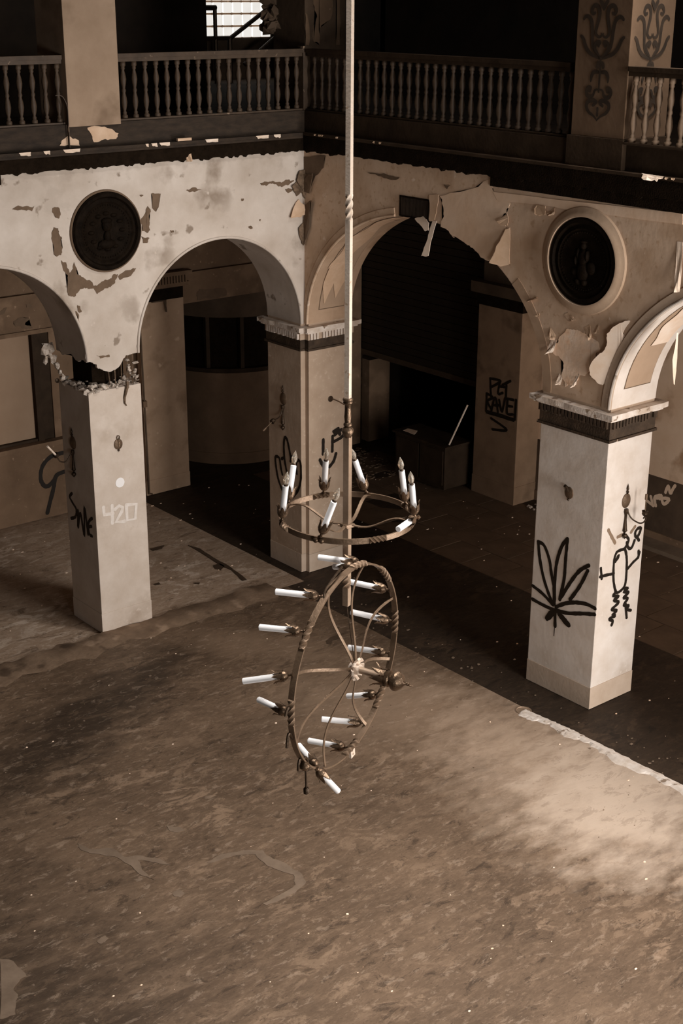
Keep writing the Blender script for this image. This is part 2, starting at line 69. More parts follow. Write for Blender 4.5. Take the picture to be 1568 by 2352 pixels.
MAT = dict(
    wall_pale=mat('pale_limewash', .36, .54, 1.8, 10, .9, .14, spots=[(.22, 2.2, .57, .12), (.50, 1.1, .56, .10), (.20, 5, .64, .05), (.46, 6, .66, .03), (.10, 14, .74, .02)], sat=0.62),
    wall_drab=mat('drab_wall_paint', .37, .50, 3, 8, .85, .12, spots=[(.30, 1.7, .56, .14), (.60, 5, .66, .04), (.33, 16, .58, .1)], sat=1.35),
    bare=mat('bare_plaster', .70, .82, 4, 8, .9, .2, spots=[(.54, 3, .6, .1)], sat=3.2),
    flake=mat('paint_flake_underside', .58, .72, 6, 4, .7, .05, sat=1.6),
    flake_drab=mat('paint_flake', .36, .48, 6, 4, .7, .05, sat=1.5),
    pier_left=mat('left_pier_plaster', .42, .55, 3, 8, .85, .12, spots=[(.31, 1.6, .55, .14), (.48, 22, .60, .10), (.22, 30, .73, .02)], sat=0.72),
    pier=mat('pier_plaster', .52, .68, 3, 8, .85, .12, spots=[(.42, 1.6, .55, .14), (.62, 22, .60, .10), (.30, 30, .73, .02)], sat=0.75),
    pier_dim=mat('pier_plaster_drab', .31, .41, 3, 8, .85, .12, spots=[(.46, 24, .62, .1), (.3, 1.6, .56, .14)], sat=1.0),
    plinth=mat('pier_plinth', .36, .44, 5, 6, .85, .1, sat=0.9),
    dark_band=mat('dark_frieze', .02, .05, 9, 6, .75, .4, spots=[(.30, 11, .71, .02)]),
    abacus=mat('worn_abacus', .42, .72, 7, 7, .8, .3, spots=[(.2, 9, .62, .04)], sat=0.9),
    cornice=mat('tarred_cornice', .005, .010, 12, 6, .9, .5, spec=.03),
    ledge=mat('ledge_board', .012, .028, 7, 6, .8, .3, stretch=(1, 1, 3)),
    wood=mat('gallery_wood', .03, .055, 5, 6, .6, .15, spots=[(.2, 9, .66, .05)]),
    wood_dark=mat('gallery_wood_dark', .018, .032, 5, 6, .7, .15, spec=.1),
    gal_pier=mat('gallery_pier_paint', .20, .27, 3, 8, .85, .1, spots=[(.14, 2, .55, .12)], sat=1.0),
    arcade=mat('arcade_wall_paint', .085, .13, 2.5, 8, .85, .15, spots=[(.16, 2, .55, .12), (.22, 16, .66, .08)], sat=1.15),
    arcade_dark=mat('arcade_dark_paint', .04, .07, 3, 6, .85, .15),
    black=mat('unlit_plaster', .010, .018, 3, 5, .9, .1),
    stain=mat('stencil_brown', .016, .03, 8, 4, .8, 0),
    patch=mat('old_undercoat', .075, .105, 8, 5, .9, .1),
    spray=plain('black_spray_paint', .008, .5),
    spray_brown=plain('thin_brown_spray', .16, .7),
    spray_white=mat('white_spray_paint', .60, .72, 20, 4, .8, 0, sat=.7),
    bronze=mat('dark_bronze', .003, .007, 14, 6, .65, .3, spec=.03, spots=[(.35, 60, .76, .02)]),
    cove=mat('medallion_cove', .27, .34, 5, 6, .8, .1, sat=1.1),
    iron=mat('wrought_iron', .10, .15, 12, 5, .42, .12, metal=.45),
    rod=mat('painted_rod', .52, .62, 12, 5, .5, .08, spots=[(.38, 30, .66, .03)], sat=1.1),
    rod_dark=mat('rod_bare_steel', .24, .34, 12, 5, .45, .08, metal=.4),
    brass=mat('tarnished_brass', .06, .16, 18, 5, .3, .2, metal=.75),
    black_metal=mat('blackened_metal', .02, .05, 18, 5, .4, .2, metal=.6),
    candle=plain('candle_sleeve', .95, .5, sat=.9),
    socket=plain('socket', .05, .4, .5),
    rubble=mat('rubble', .25, .62, 18, 5, .95, .5, sat=.8),
    rubble_dark=mat('rubble_dark', .05, .15, 18, 5, .95, .5),
    shutter=mat('shutter_slat', .010, .016, 6, 5, .6, .1),
    board=mat('window_board', .20, .26, 1.2, 4, .8, .05, sat=1.1),
    tile=mat('floor_tile', .05, .09, 3, 7, .7, .15, spots=[(.08, 3, .6, .1)], sat=1.1),
    booth=mat('booth_plaster', .07, .11, 2.5, 8, .85, .15, spots=[(.08, 2, .55, .12)], sat=1.2),
    gal_shaded=mat('gallery_pier_shaded', .075, .10, 3, 8, .85, .1, spots=[(.11, 2, .55, .12)], sat=1.2),  # whole pier darkened to stand in for the shade on its left face
    pil=mat('arcade_pilaster_paint', .22, .30, 2.5, 8, .85, .15, spots=[(.15, 2, .55, .12), (.36, 9, .66, .08)], sat=1.15),
    arc_r=mat('right_arcade_paint', .42, .54, 2.5, 8, .85, .15, spots=[(.24, 2, .55, .12)], sat=1.6),
    lining=mat('arch_lining_paint', .27, .35, 3, 8, .85, .1, spots=[(.2, 2, .55, .12)], sat=1.2),
    panel=mat('soffit_panel_paint', .26, .32, 3, 8, .85, .08, sat=1.1),
    border=mat('frieze_border_paint', .50, .60, 3, 8, .85, .1, sat=1.7),
    pil_dark=mat('right_pilaster_paint', .13, .19, 2.5, 8, .85, .15, spots=[(.09, 2, .55, .12)], sat=1.2),
    glassy=None)
def glass_mat():
    m = bpy.data.materials.new('bulb_glass'); m.use_nodes = True; b = m.node_tree.nodes['Principled BSDF']
    b.inputs['Base Color'].default_value = (.95, .85, .72, 1); b.inputs['Roughness'].default_value = .06
    b.inputs['Transmission Weight'].default_value = .85; b.inputs['IOR'].default_value = 1.35
    return m
MAT['glass'] = glass_mat()
def floor_mat(name, dark, light, arcade=False):
    m = bpy.data.materials.new(name); m.use_nodes = True; nt = m.node_tree; N = nt.nodes; L = nt.links; b = N['Principled BSDF']
    b.inputs['Roughness'].default_value = .62; b.inputs['Specular IOR Level'].default_value = .25
    tc = N.new('ShaderNodeTexCoord')
    def noise(sc, det=7, rot=0, st=(1, 1, 1), rough=.6, dist=0):
        mp = N.new('ShaderNodeMapping'); mp.inputs['Rotation'].default_value = (0, 0, math.radians(rot)); mp.inputs['Scale'].default_value = st
        L.new(tc.outputs['Object'], mp.inputs[0])
        n = N.new('ShaderNodeTexNoise'); n.inputs['Scale'].default_value = sc; n.inputs['Detail'].default_value = det; n.inputs['Roughness'].default_value = rough; n.inputs['Distortion'].default_value = dist
        L.new(mp.outputs[0], n.inputs[0]); return n.outputs[0]
    def rng(x, a, c, lo=0, hi=1):
        r = N.new('ShaderNodeMapRange'); r.inputs[1].default_value = a; r.inputs[2].default_value = c; r.inputs[3].default_value = lo; r.inputs[4].default_value = hi
        L.new(x, r.inputs[0]); return r.outputs[0]
    def mix(fac, A, v):
        x = N.new('ShaderNodeMix'); x.data_type = 'RGBA'; L.new(fac, x.inputs[0]); L.new(A, x.inputs[6]); x.inputs[7].default_value = sep(v); return x.outputs[2]
    def mul(a, c):
        x = N.new('ShaderNodeMath'); x.operation = 'MULTIPLY'; L.new(a, x.inputs[0])
        if isinstance(c, float): x.inputs[1].default_value = c
        else: L.new(c, x.inputs[1])
        return x.outputs[0]
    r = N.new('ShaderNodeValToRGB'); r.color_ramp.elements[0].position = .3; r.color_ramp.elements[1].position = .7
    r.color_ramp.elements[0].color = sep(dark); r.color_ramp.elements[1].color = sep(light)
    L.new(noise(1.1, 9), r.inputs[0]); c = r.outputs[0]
    c = mix(mul(rng(noise(5, 8, 25, (1, 2.6, 1), .65, .6), .5, .72), .55), c, light*1.55)      # scuffed, worn lighter streaks
    c = mix(mul(rng(noise(2.2, 8, 25, (1, 2.2, 1), .7, .3), .52, .75), .4), c, dark*.55)
    c = mix(mul(rng(noise(11, 9, 20, (1, 3.2, 1), .75, .4), .50, .66), .45), c, light*1.5)
    c = mix(mul(rng(noise(13, 9, 28, (1, 3.0, 1), .75, .4), .53, .68), .5), c, dark*.5)        # dirt
    big = rng(noise(.8, 4, 10), .40, .62)
    c = mix(mul(mul(rng(noise(2.6, 13, 25, (1, 1.9, 1), .74, .5), .53, .575), .85), big), c, light*1.75)
    c = mix(mul(rng(noise(3.3, 13, 18, (1, 2.3, 1), .76, .6), .56, .605), .7), c, dark*.5)
    c = mix(mul(rng(noise(7.5, 12, 24, (1, 2.6, 1), .76, .4), .57, .61), .45), c, light*1.7)
    c = mix(mul(rng(noise(38, 3), .60, .68), .35), c, dark*.5)
    c = mix(mul(rng(noise(55, 2), .74, .76), .8), c, min(.8, light*2.6))                         # grit
    c = mix(mul(rng(noise(48, 2, 40), .75, .77), .8), c, .01)
    if not arcade:
        # stains, plus the pool of light and its falloff painted into the floor: (centre x, y, radius x, radius y, rotation, value, strength)
        for (x, y, rx, ry, rot, v, s) in STAINS_AND_LIGHT:
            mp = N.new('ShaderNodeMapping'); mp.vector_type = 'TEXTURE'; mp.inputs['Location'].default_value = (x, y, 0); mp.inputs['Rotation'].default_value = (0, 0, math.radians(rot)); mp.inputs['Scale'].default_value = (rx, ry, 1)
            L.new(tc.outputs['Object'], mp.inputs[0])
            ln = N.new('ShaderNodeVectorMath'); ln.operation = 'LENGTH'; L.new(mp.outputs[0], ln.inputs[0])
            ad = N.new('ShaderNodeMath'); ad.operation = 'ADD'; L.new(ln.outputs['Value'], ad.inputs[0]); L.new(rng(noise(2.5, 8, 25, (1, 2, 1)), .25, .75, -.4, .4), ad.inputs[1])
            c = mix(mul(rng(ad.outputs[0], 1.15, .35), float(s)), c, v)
        c = mix(mul(rng(noise(4.2, 13, 22, (1, 2.4, 1), .76, .5), .53, .575), .30), c, .12)
        c = mix(mul(rng(noise(6.0, 13, 28, (1, 2.2, 1), .76, .5), .56, .60), .22), c, .40)
    L.new(c, b.inputs['Base Color'])
    bp = N.new('ShaderNodeBump'); bp.inputs['Strength'].default_value = .25; bp.inputs['Distance'].default_value = .015
    L.new(noise(14, 8), bp.inputs['Height']); L.new(bp.outputs[0], b.inputs['Normal'])
    return m
STAINS_AND_LIGHT = [(-4.0, -1.6, 1.5, .6, 30, .016, .8), (-2.7, -1.1, .9, .3, 30, .02, .7), (-2.2, -2.6, .8, .3, 10, .03, .4), (-6.9, -4.6, 2.1, 2.6, 30, .022, .8), (-1.3, -3.2, 1.6, .9, -60, .22, .6), (-1.1, -4.9, 1.7, 1.0, 70, .36, .65), (-.9, -5.5, 1.2, .9, 40, .52, .65), (-1.6, -1.2, 1.0, .35, -50, .19, .5)]  # bright ones paint the lit floor, the lower-left one its falloff
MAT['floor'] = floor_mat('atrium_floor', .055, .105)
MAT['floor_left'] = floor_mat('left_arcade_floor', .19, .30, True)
MAT['floor_strip'] = floor_mat('arcade_floor', .012, .026, True)  # dark tone also paints in the shadow strip along the right arcade
MAT['worn'] = mat('worn_floor_patch', .10, .155, 5, 7, .7, .1, sat=.8)
MAT['wet'] = mat('dark_floor_stain', .03, .05, 5, 7, .6, .1)
MAT['edge'] = mat('broken_screed_edge', .5, .72, 14, 7, .9, .12, sat=.8, spots=[(.2, 10, .6, .05)])
def glass_block():
    m = bpy.data.materials.new('daylit_glass_block'); m.use_nodes = True; b = m.node_tree.nodes['Principled BSDF']
    b.inputs['Base Color'].default_value = (.8, .78, .74, 1); b.inputs['Roughness'].default_value = .2
    b.inputs['Emission Color'].default_value = (1, .96, .9, 1); b.inputs['Emission Strength'].default_value = .8
    return m
MAT['block'] = glass_block()
# ------------------------------------------------------------------ object helpers
def empty(name, loc, label=None, cat=None, group=None, rot=None):
    o = bpy.data.objects.new(name, None); COL.objects.link(o); o.location = loc; o.empty_display_size = .1
    if rot: o.rotation_euler = rot
    if label: o['label'] = label; o['category'] = cat
    if group: o['group'] = group
    return o
def origin(p):
    v = Vector((0, 0, 0))
    while p: v += p.location; p = p.parent
    return v
def build(name, bm, m, parent=None, local=False, smooth=False, kind=None, label=None, loc=None):
    off = Vector((0, 0, 0)) if (local or not parent) else origin(parent)
    if loc is not None: off = off+Vector(loc)
    if off.length: bmesh.ops.translate(bm, vec=-off, verts=bm.verts)
    me = bpy.data.meshes.new(name); bm.to_mesh(me); bm.free()
    if smooth:
        for p in me.polygons: p.use_smooth = True
        try: me.set_sharp_from_angle(angle=math.radians(40))
        except Exception: pass
    me.materials.append(MAT[m] if isinstance(m, str) else m)
    o = bpy.data.objects.new(name, me); COL.objects.link(o)
    if parent: o.parent = parent
    if loc is not None: o.location = loc
    if kind: o['kind'] = kind
    if label: o['label'] = label
    return o
def tag(o, label, cat, group=None):
    o['label'] = label; o['category'] = cat
    if group: o['group'] = group
    return o
def dup(o, parent, name=None):
    c = o.copy(); COL.objects.link(c); c.parent = parent
    return c
def BM(): return bmesh.new()
def box(bm, a, b, bev=0):
    vs = [bm.verts.new((x, y, z)) for x in (a[0], b[0]) for y in (a[1], b[1]) for z in (a[2], b[2])]
    F = [(0, 1, 3, 2), (4, 6, 7, 5), (0, 4, 5, 1), (2, 3, 7, 6), (0, 2, 6, 4), (1, 5, 7, 3)]
    fs = [bm.faces.new([vs[i] for i in f]) for f in F]
    if bev:
        es = list({e for f in fs for e in f.edges})
        bmesh.ops.bevel(bm, geom=es, offset=bev, segments=2, affect='EDGES', profile=.7)
    bmesh.ops.recalc_face_normals(bm, faces=bm.faces)
    return bm
def prism(bm, poly, z0, z1):          # poly (x,y)
    a = [bm.verts.new((x, y, z0)) for x, y in poly]; b = [bm.verts.new((x, y, z1)) for x, y in poly]
    n = len(poly)
    for i in range(n): bm.faces.new((a[i], a[(i+1) % n], b[(i+1) % n], b[i]))
    bm.faces.new(a[::-1]); bm.faces.new(b)
    bmesh.ops.recalc_face_normals(bm, faces=bm.faces); return bm
def frame(d):
    d = Vector(d).normalized(); x = d.orthogonal().normalized(); return x, d.cross(x), d
def lathe(bm, prof, base, axis, seg=14, ref=None):    # prof list of (r, h)
    x, y, d = frame(axis)
    if ref is not None: x = (Vector(ref)-d*Vector(ref).dot(d)).normalized(); y = d.cross(x)
    base = Vector(base); rows = []
    for r, h in prof:
        if r < 1e-5: rows.append([bm.verts.new(base+d*h)])
        else: rows.append([bm.verts.new(base+d*h+x*(r*math.cos(2*math.pi*k/seg))+y*(r*math.sin(2*math.pi*k/seg))) for k in range(seg)])
    for A, B in zip(rows, rows[1:]):
        for k in range(seg):
            a0, a1 = A[k % len(A)], A[(k+1) % len(A)]; b0, b1 = B[k % len(B)], B[(k+1) % len(B)]
            vs = []
            for v in (a0, a1, b1, b0):
                if v not in vs: vs.append(v)
            if len(vs) > 2: bm.faces.new(vs)
    for R in (rows[0], rows[-1]):
        if len(R) > 2: bm.faces.new(R)
    bmesh.ops.recalc_face_normals(bm, faces=bm.faces); return bm
def tube(bm, pts, r, seg=8, cap=True):
    pts = [Vector(p) for p in pts]; n = len(pts)
    rad = r if isinstance(r, (list, tuple)) else [r]*n
    t0 = (pts[1]-pts[0]).normalized(); nx = t0.orthogonal().normalized(); rows = []
    for i, p in enumerate(pts):
        t = (pts[min(i+1, n-1)]-pts[max(i-1, 0)]).normalized()
        nx = (nx-t*nx.dot(t)); nx = nx.normalized() if nx.length > 1e-6 else t.orthogonal().normalized(); ny = t.cross(nx)
        rows.append([bm.verts.new(p+(nx*math.cos(2*math.pi*k/seg)+ny*math.sin(2*math.pi*k/seg))*rad[i]) for k in range(seg)])
    for A, B in zip(rows, rows[1:]):
        for k in range(seg): bm.faces.new((A[k], A[(k+1) % seg], B[(k+1) % seg], B[k]))
    if cap: bm.faces.new(rows[0][::-1]); bm.faces.new(rows[-1])
    bmesh.ops.recalc_face_normals(bm, faces=bm.faces); return bm
def sweep(bm, pts, ups, w, t, twist=None, closed=False):     # rectangular bar; ups = width axis per point
    pts = [Vector(p) for p in pts]; n = len(pts); rows = []
    for i, p in enumerate(pts):
        if closed: tg = (pts[(i+1) % n]-pts[i-1]).normalized()
        else: tg = (pts[min(i+1, n-1)]-pts[max(i-1, 0)]).normalized()
        up = Vector(ups[i]) if isinstance(ups, list) else Vector(ups)
        up = (up-tg*up.dot(tg)).normalized(); sd = tg.cross(up)
        a = twist[i] if twist else 0
        u2 = up*math.cos(a)+sd*math.sin(a); s2 = -up*math.sin(a)+sd*math.cos(a)
        ww = w[i] if isinstance(w, list) else w; tt = t[i] if isinstance(t, list) else t
        rows.append([bm.verts.new(p+u2*(sx*ww/2)+s2*(sy*tt/2)) for sx, sy in ((-1, -1), (1, -1), (1, 1), (-1, 1))])
    R = list(zip(rows, rows[1:]+rows[:1])) if closed else list(zip(rows, rows[1:]))
    for A, B in R:
        for k in range(4): bm.faces.new((A[k], A[(k+1) % 4], B[(k+1) % 4], B[k]))
    if not closed: bm.faces.new(rows[0][::-1]); bm.faces.new(rows[-1])
    bmesh.ops.recalc_face_normals(bm, faces=bm.faces); return bm
def smooth_line(p, n=6):
    p = [Vector(q) for q in p]
    if len(p) < 3: return [p[0].lerp(p[-1], k/n) for k in range(n+1)]
    out = []
    for i in range(len(p)-1):
        a = p[max(i-1, 0)]; b = p[i]; c = p[i+1]; d = p[min(i+2, len(p)-1)]
        for k in range(n):
            t = k/n
            out.append(.5*((2*b)+(c-a)*t+(2*a-5*b+4*c-d)*t*t+(3*b-a-3*c+d)*t**3))
    out.append(p[-1]); return out
# plane mappers: (u, z, out) -> world
def PY(y0): return lambda u, z, d: Vector((u, y0-d, z))          # face looks towards -y
def PX(x0): return lambda u, z, d: Vector((x0-d, u, z))          # face looks towards -x
def PZ(z0): return lambda u, v, d: Vector((u, v, z0+d))
W1, W2 = PY(0), PX(0)
def ribbons(bm, strokes, mp, width, d=.002, smooth=True, taper=False):
    for si, s in enumerate(strokes):
        s = [Vector((q[0], q[1])) for q in s]
        l = smooth_line(s, 6) if smooth else s
        n = len(l); dd = d+si*.0003; L = []; R = []
        for i, p in enumerate(l):
            t = (l[min(i+1, n-1)]-l[max(i-1, 0)])
            if t.length < 1e-7: t = Vector((1, 0))
            t.normalize(); nn = Vector((-t.y, t.x)); f = i/(n-1)
            ww = width*(.88+.24*random.random())
            if taper: ww = width*(.35+1.0*math.sin(math.pi*min(1, .15+f*.85))**.8)
            de = dd+i*2.5e-5; L.append(bm.verts.new(mp(*(p+nn*ww/2), de))); R.append(bm.verts.new(mp(*(p-nn*ww/2), de)))
        for i in range(n-1): bm.faces.new((L[i], R[i], R[i+1], L[i+1]))
        for e, i, j in ((l[0], 0, 1), (l[-1], n-1, n-2)):             # round ends
            t = (l[i]-l[j]); t = t.normalized() if t.length > 1e-7 else Vector((1, 0)); nn = Vector((-t.y, t.x)); hw = width/2*(.4 if taper else 1)
            ring = [bm.verts.new(mp(*(e+nn*hw*math.cos(a)+t*hw*math.sin(a)), dd+i*2.5e-5+(4e-5 if i else -4e-5))) for a in [math.pi*k/6 for k in range(7)]]
            bm.faces.new(ring)
    return bm
def jag(poly, j, sub=3):
    """fractal edge: repeated midpoint displacement, each edge split about `sub`..2*sub times"""
    P = [Vector(q[:2]) for q in poly]
    for lev in range(1 if sub <= 2 else 2 if sub <= 4 else 3):
        out = []
        for i, p in enumerate(P):
            q = P[(i+1) % len(P)]; e = q-p; n = Vector((-e.y, e.x)); out.append(p)
            if e.length > .008:
                t = random.uniform(.35, .65); d = max(-j, min(j, random.gauss(0, .13)*e.length))
                out.append(p+e*t+(n.normalized()*d))
        P = out
    return P
def sheet(bm, poly, mp, d=.003, th=.004, j=.006, sub=3, dfun=None):
    """irregular thin polygon lying on (or lifting off) a plane"""
    P = jag(poly, j, sub)
    f = dfun or (lambda u, v: d)
    a = [bm.verts.new(mp(p.x, p.y, f(p.x, p.y))) for p in P]
    b = [bm.verts.new(mp(p.x, p.y, f(p.x, p.y)-th)) for p in P]
    n = len(P); fs = [bm.faces.new(a), bm.faces.new(b[::-1])]
    for i in range(n): bm.faces.new((a[i], b[i], b[(i+1) % n], a[(i+1) % n]))
    bmesh.ops.triangulate(bm, faces=fs)
    bmesh.ops.recalc_face_normals(bm, faces=bm.faces); return bm
def curl(bm, mp, quad, lift, back=.0, n=8, th=.003, j=.004):
    """flake: quad = hinge a,b then tip c,d (plane coords); rises off the plane towards the tip and rolls back"""
    a, b, c, e = [Vector(q) for q in quad]; rows = []
    for i in range(n+1):
        t = i/n; l = a.lerp(e, t); r = b.lerp(c, t)
        s = t if t < .7 else .7+(t-.7)*(1-back)
        l = a.lerp(e, s); r = b.lerp(c, s)
        d = .002+lift*t**1.6
        row = []
        for k in range(5):
            p = l.lerp(r, k/4)
            if 0 < i: p += Vector((random.uniform(-j, j), random.uniform(-j, j)))
            row.append((p, d*(1+.25*math.sin(k*1.7+i*.6))))
        rows.append(row)
    V = [[[bm.verts.new(mp(p.x, p.y, d+o)) for p, d in r] for r in rows] for o in (0, -th)]
    for s in (0, 1):
        for i in range(n):
            for k in range(4): bm.faces.new((V[s][i][k], V[s][i][k+1], V[s][i+1][k+1], V[s][i+1][k]))
    for i in range(n):
        for k in (0, 4): bm.faces.new((V[0][i][k], V[0][i+1][k], V[1][i+1][k], V[1][i][k]))
    for k in range(4):
        for i in (0, n): bm.faces.new((V[0][i][k], V[0][i][k+1], V[1][i][k+1], V[1][i][k]))
    bmesh.ops.recalc_face_normals(bm, faces=bm.faces); return bm
def lump(bm, c, r, sq=(1, 1, 1), seed=0):
    R = random.Random(seed)
    g = bmesh.ops.create_icosphere(bm, subdivisions=1, radius=r, matrix=Matrix.Translation(Vector(c)) @ Matrix.Rotation(R.random()*6, 4, 'Z') @ Matrix.Diagonal((*sq, 1)))
    for v in g['verts']: v.co += (v.co-Vector(c))*R.uniform(-.55, .5)
def K(o): o['kind'] = 'structure'; return o
# ------------------------------------------------------------------ dimensions
SP = 2.93                                  # springing
PW = .60                                   # pier width
X1 = -2.7063; Y3 = -4.3105; Y3T = -3.5088; E = .0627
TOP = 4.76
# ------------------------------------------------------------------ arcade walls
def arcade(name, mp, spans, lo, hi, top, depth, m, end_to_floor):
    """spans: (u0, u1, rise) openings with elliptical heads; solid between"""
    bm = BM(); cols = [lo, hi]
    def bot(u, eps):
        for a, b, h in spans:
            if a-1e-6 <= u <= b+1e-6:
                c = (a+b)/2; r = (b-a)/2; q = max(0, 1-((u-c)/r)**2); return SP+h*math.sqrt(q)
        if end_to_floor and u <= end_to_floor: return 0.0
        return SP
    for a, b, h in spans:
        c = (a+b)/2; r = (b-a)/2
        cols += [c+r*math.cos(math.pi*k/48) for k in range(49)]
    if end_to_floor: cols += [end_to_floor]
    cols = sorted(set(round(c, 5) for c in cols)); rows = []
    for i in range(len(cols)-1):
        u0, u1 = cols[i], cols[i+1]; um = (u0+u1)/2
        inside = any(a < um < b for a, b, h in spans)
        b0 = bot(u0, 0) if inside else (0.0 if end_to_floor and um < end_to_floor else SP)
        b1 = bot(u1, 0) if inside else b0
        F = [mp(u0, b0, 0), mp(u1, b1, 0), mp(u1, top, 0), mp(u0, top, 0)]
        B = [mp(u0, b0, -depth), mp(u1, b1, -depth), mp(u1, top, -depth), mp(u0, top, -depth)]
        f = [bm.verts.new(v) for v in F]; b = [bm.verts.new(v) for v in B]
        bm.faces.new(f); bm.faces.new(b[::-1]); bm.faces.new((f[0], b[0], b[1], f[1])); bm.faces.new((f[3], f[2], b[2], b[3]))
        if i == 0: bm.faces.new((f[0], f[3], b[3], b[0]))
        if i == len(cols)-2: bm.faces.new((f[1], b[1], b[2], f[2]))
    bmesh.ops.remove_doubles(bm, verts=bm.verts, dist=1e-5)
    bmesh.ops.recalc_face_normals(bm, faces=bm.faces)
    return K(build(name, bm, m))
A2 = (X1+PW, -E); A1 = (2*X1+PW+E-.0, X1)           # left wall arches
A1 = (X1-(A2[1]-A2[0]), X1)
wl = arcade('wall_left', W1, [(A1[0], A1[1], 1.025), (A2[0], A2[1], 1.025)], A1[0]-PW, 0, TOP+.02, PW, 'wall_pale', A1[0])
B3 = (Y3T, -E); B4 = (Y3-(B3[1]-B3[0]), Y3)
wr = arcade('wall_right', W2, [(B4[0], B4[1], 1.35), (B3[0], B3[1], 1.35)], B4[0]-.8, 0, TOP+.02, PW, 'wall_drab', B4[0])
# corner mass over the corner pier (behind both walls)
bm = BM(); box(bm, (0, 0, SP), (PW, PW, TOP+.02)); K(build('wall_corner', bm, 'wall_drab'))
def arch_band(bm, mp, a, b, h, w, d0, d1, t0=0, t1=math.pi, n=48, inner=0.0):
    c = (a+b)/2; r = (b-a)/2; rows = []
    for k in range(n+1):
        t = t0+(t1-t0)*k/n
        p = []
        for (ro, dd) in ((inner, d0), (inner+w, d0), (inner+w, d1), (inner, d1)):
            p.append(bm.verts.new(mp(c+(r+ro)*math.cos(t), SP+(h+ro)*math.sin(t), dd)))
        rows.append(p)
    for A, B in zip(rows, rows[1:]):
        for k in range(4): bm.faces.new((A[k], A[(k+1) % 4], B[(k+1) % 4], B[k]))
    bm.faces.new(rows[0]); bm.faces.new(rows[-1][::-1])
    bmesh.ops.recalc_face_normals(bm, faces=bm.faces); return bm
def arch_bead(mp, a, b, h, r, d, off=0, t0=0.0, t1=math.pi, n=48):
    c = (a+b)/2; R = (b-a)/2
    return tube(BM(), [mp(c+(R+off)*math.cos(t0+(t1-t0)*k/n), SP+(h+off)*math.sin(t0+(t1-t0)*k/n), d) for k in range(n+1)], r, 8)
def soffit_sheet(bm, mp, a, b, h, dep0, dep1, t0, t1, off=.004, n=20, edge=None):
    """thin panel on the intrados; t measured from the right springing"""
    c = (a+b)/2; R = (b-a)/2; rows = []
    for k in range(n+1):
        t = t0+(t1-t0)*k/n; e0, e1 = edge(k/n) if edge else (0, 0); p = []
        for (o, dd) in ((off, dep0+e0), (off, dep1-e1), (off-.003, dep1-e1), (off-.003, dep0+e0)):
            p.append(bm.verts.new(mp(c+(R-o)*math.cos(t), SP+(h-o)*math.sin(t), -dd)))
        rows.append(p)
    for A, B in zip(rows, rows[1:]):
        for k in range(4): bm.faces.new((A[k], A[(k+1) % 4], B[(k+1) % 4], B[k]))
    bm.faces.new(rows[0]); bm.faces.new(rows[-1][::-1])
    bmesh.ops.recalc_face_normals(bm, faces=bm.faces); return bm
for s in (A1, A2):
    build('arch_bead', arch_bead(W1, s[0], s[1], 1.025, .014, .004, .012), 'wall_pale', wl, smooth=True)
build('arch_bead', arch_bead(W2, B3[0], B3[1], 1.35, .012, .012, .012, 0, math.radians(79)), 'wall_drab', wr, smooth=True)
build('archivolt', arch_band(BM(), W2, B3[0], B3[1], 1.35, .085, -.002, .012, 0, math.radians(79)), 'wall_drab', wr)
build('archivolt', arch_band(BM(), W2, B3[0], B3[1], 1.35, .10, -.002, .005, math.radians(138), math.pi), 'lining', wr)
build('archivolt', arch_band(BM(), W2, B4[0], B4[1], 1.35, .10, -.002, .016), 'pier_dim', wr)
build('arch_bead', arch_bead(W2, B4[0], B4[1], 1.35, .014, .016, .012), 'wall_pale', wr, smooth=True)
# soffit panels with dark outline
for (s, deg0, deg1, mm) in ((B4, 7, 62, 'bare'), (B3, 174, 118, 'bare')):
    flip = s is B3
    t0, t1 = math.radians(deg0), math.radians(deg1)
    if flip: t0, t1 = math.radians(6), math.radians(62)
    build('arch_lining', soffit_sheet(BM(), W2, s[0], s[1], 1.35, .0, .6, .001, math.pi-.001, .0015, 48), 'pier' if s is B4 else 'lining', wr)
    build('soffit_outline', soffit_sheet(BM(), W2, s[0], s[1], 1.35, .13, .49, t0, t1, .0035), 'patch', wr)
    build('soffit_panel', soffit_sheet(BM(), W2, s[0], s[1], 1.35, .138, .482, t0+.008, t1-.008, .0065), 'panel', wr)
# torn wall covering on the soffits
R_ = random.Random(3)
def torn(k):
    return (0.10+.05*math.sin(9*k), .04+.03*math.sin(14*k))
build('torn_paper', soffit_sheet(BM(), W2, B4[0], B4[1], 1.35, .16, .50, math.radians(25), math.radians(66), .016, 24, lambda k: (.02+.14*max(0, .5-k)+.02*math.sin(20*k), .0+.1*max(0, .25-k))), 'flake', wr)
bm = BM()
for (d0, d1, a0, a1) in ((.12, .27, 9, 30), (.26, .42, 11, 30)):
    soffit_sheet(bm, W2, B3[0], B3[1], 1.35, d0, d1, math.radians(a0), math.radians(a1), .014, 12, lambda k, q=(d1-d0): (q*.48*(1-min(1, k*2.2)), q*.48*(1-min(1, k*2.2))))
build('torn_paper', bm, 'flake_drab', wr)
build('torn_paper', soffit_sheet(BM(), W2, B3[0], B3[1], 1.35, .10, .42, math.radians(28), math.radians(70), .012, 16, lambda k: (.06*math.sin(7*k)**2, .08*math.sin(5*k+1)**2)), 'flake_drab', wr)
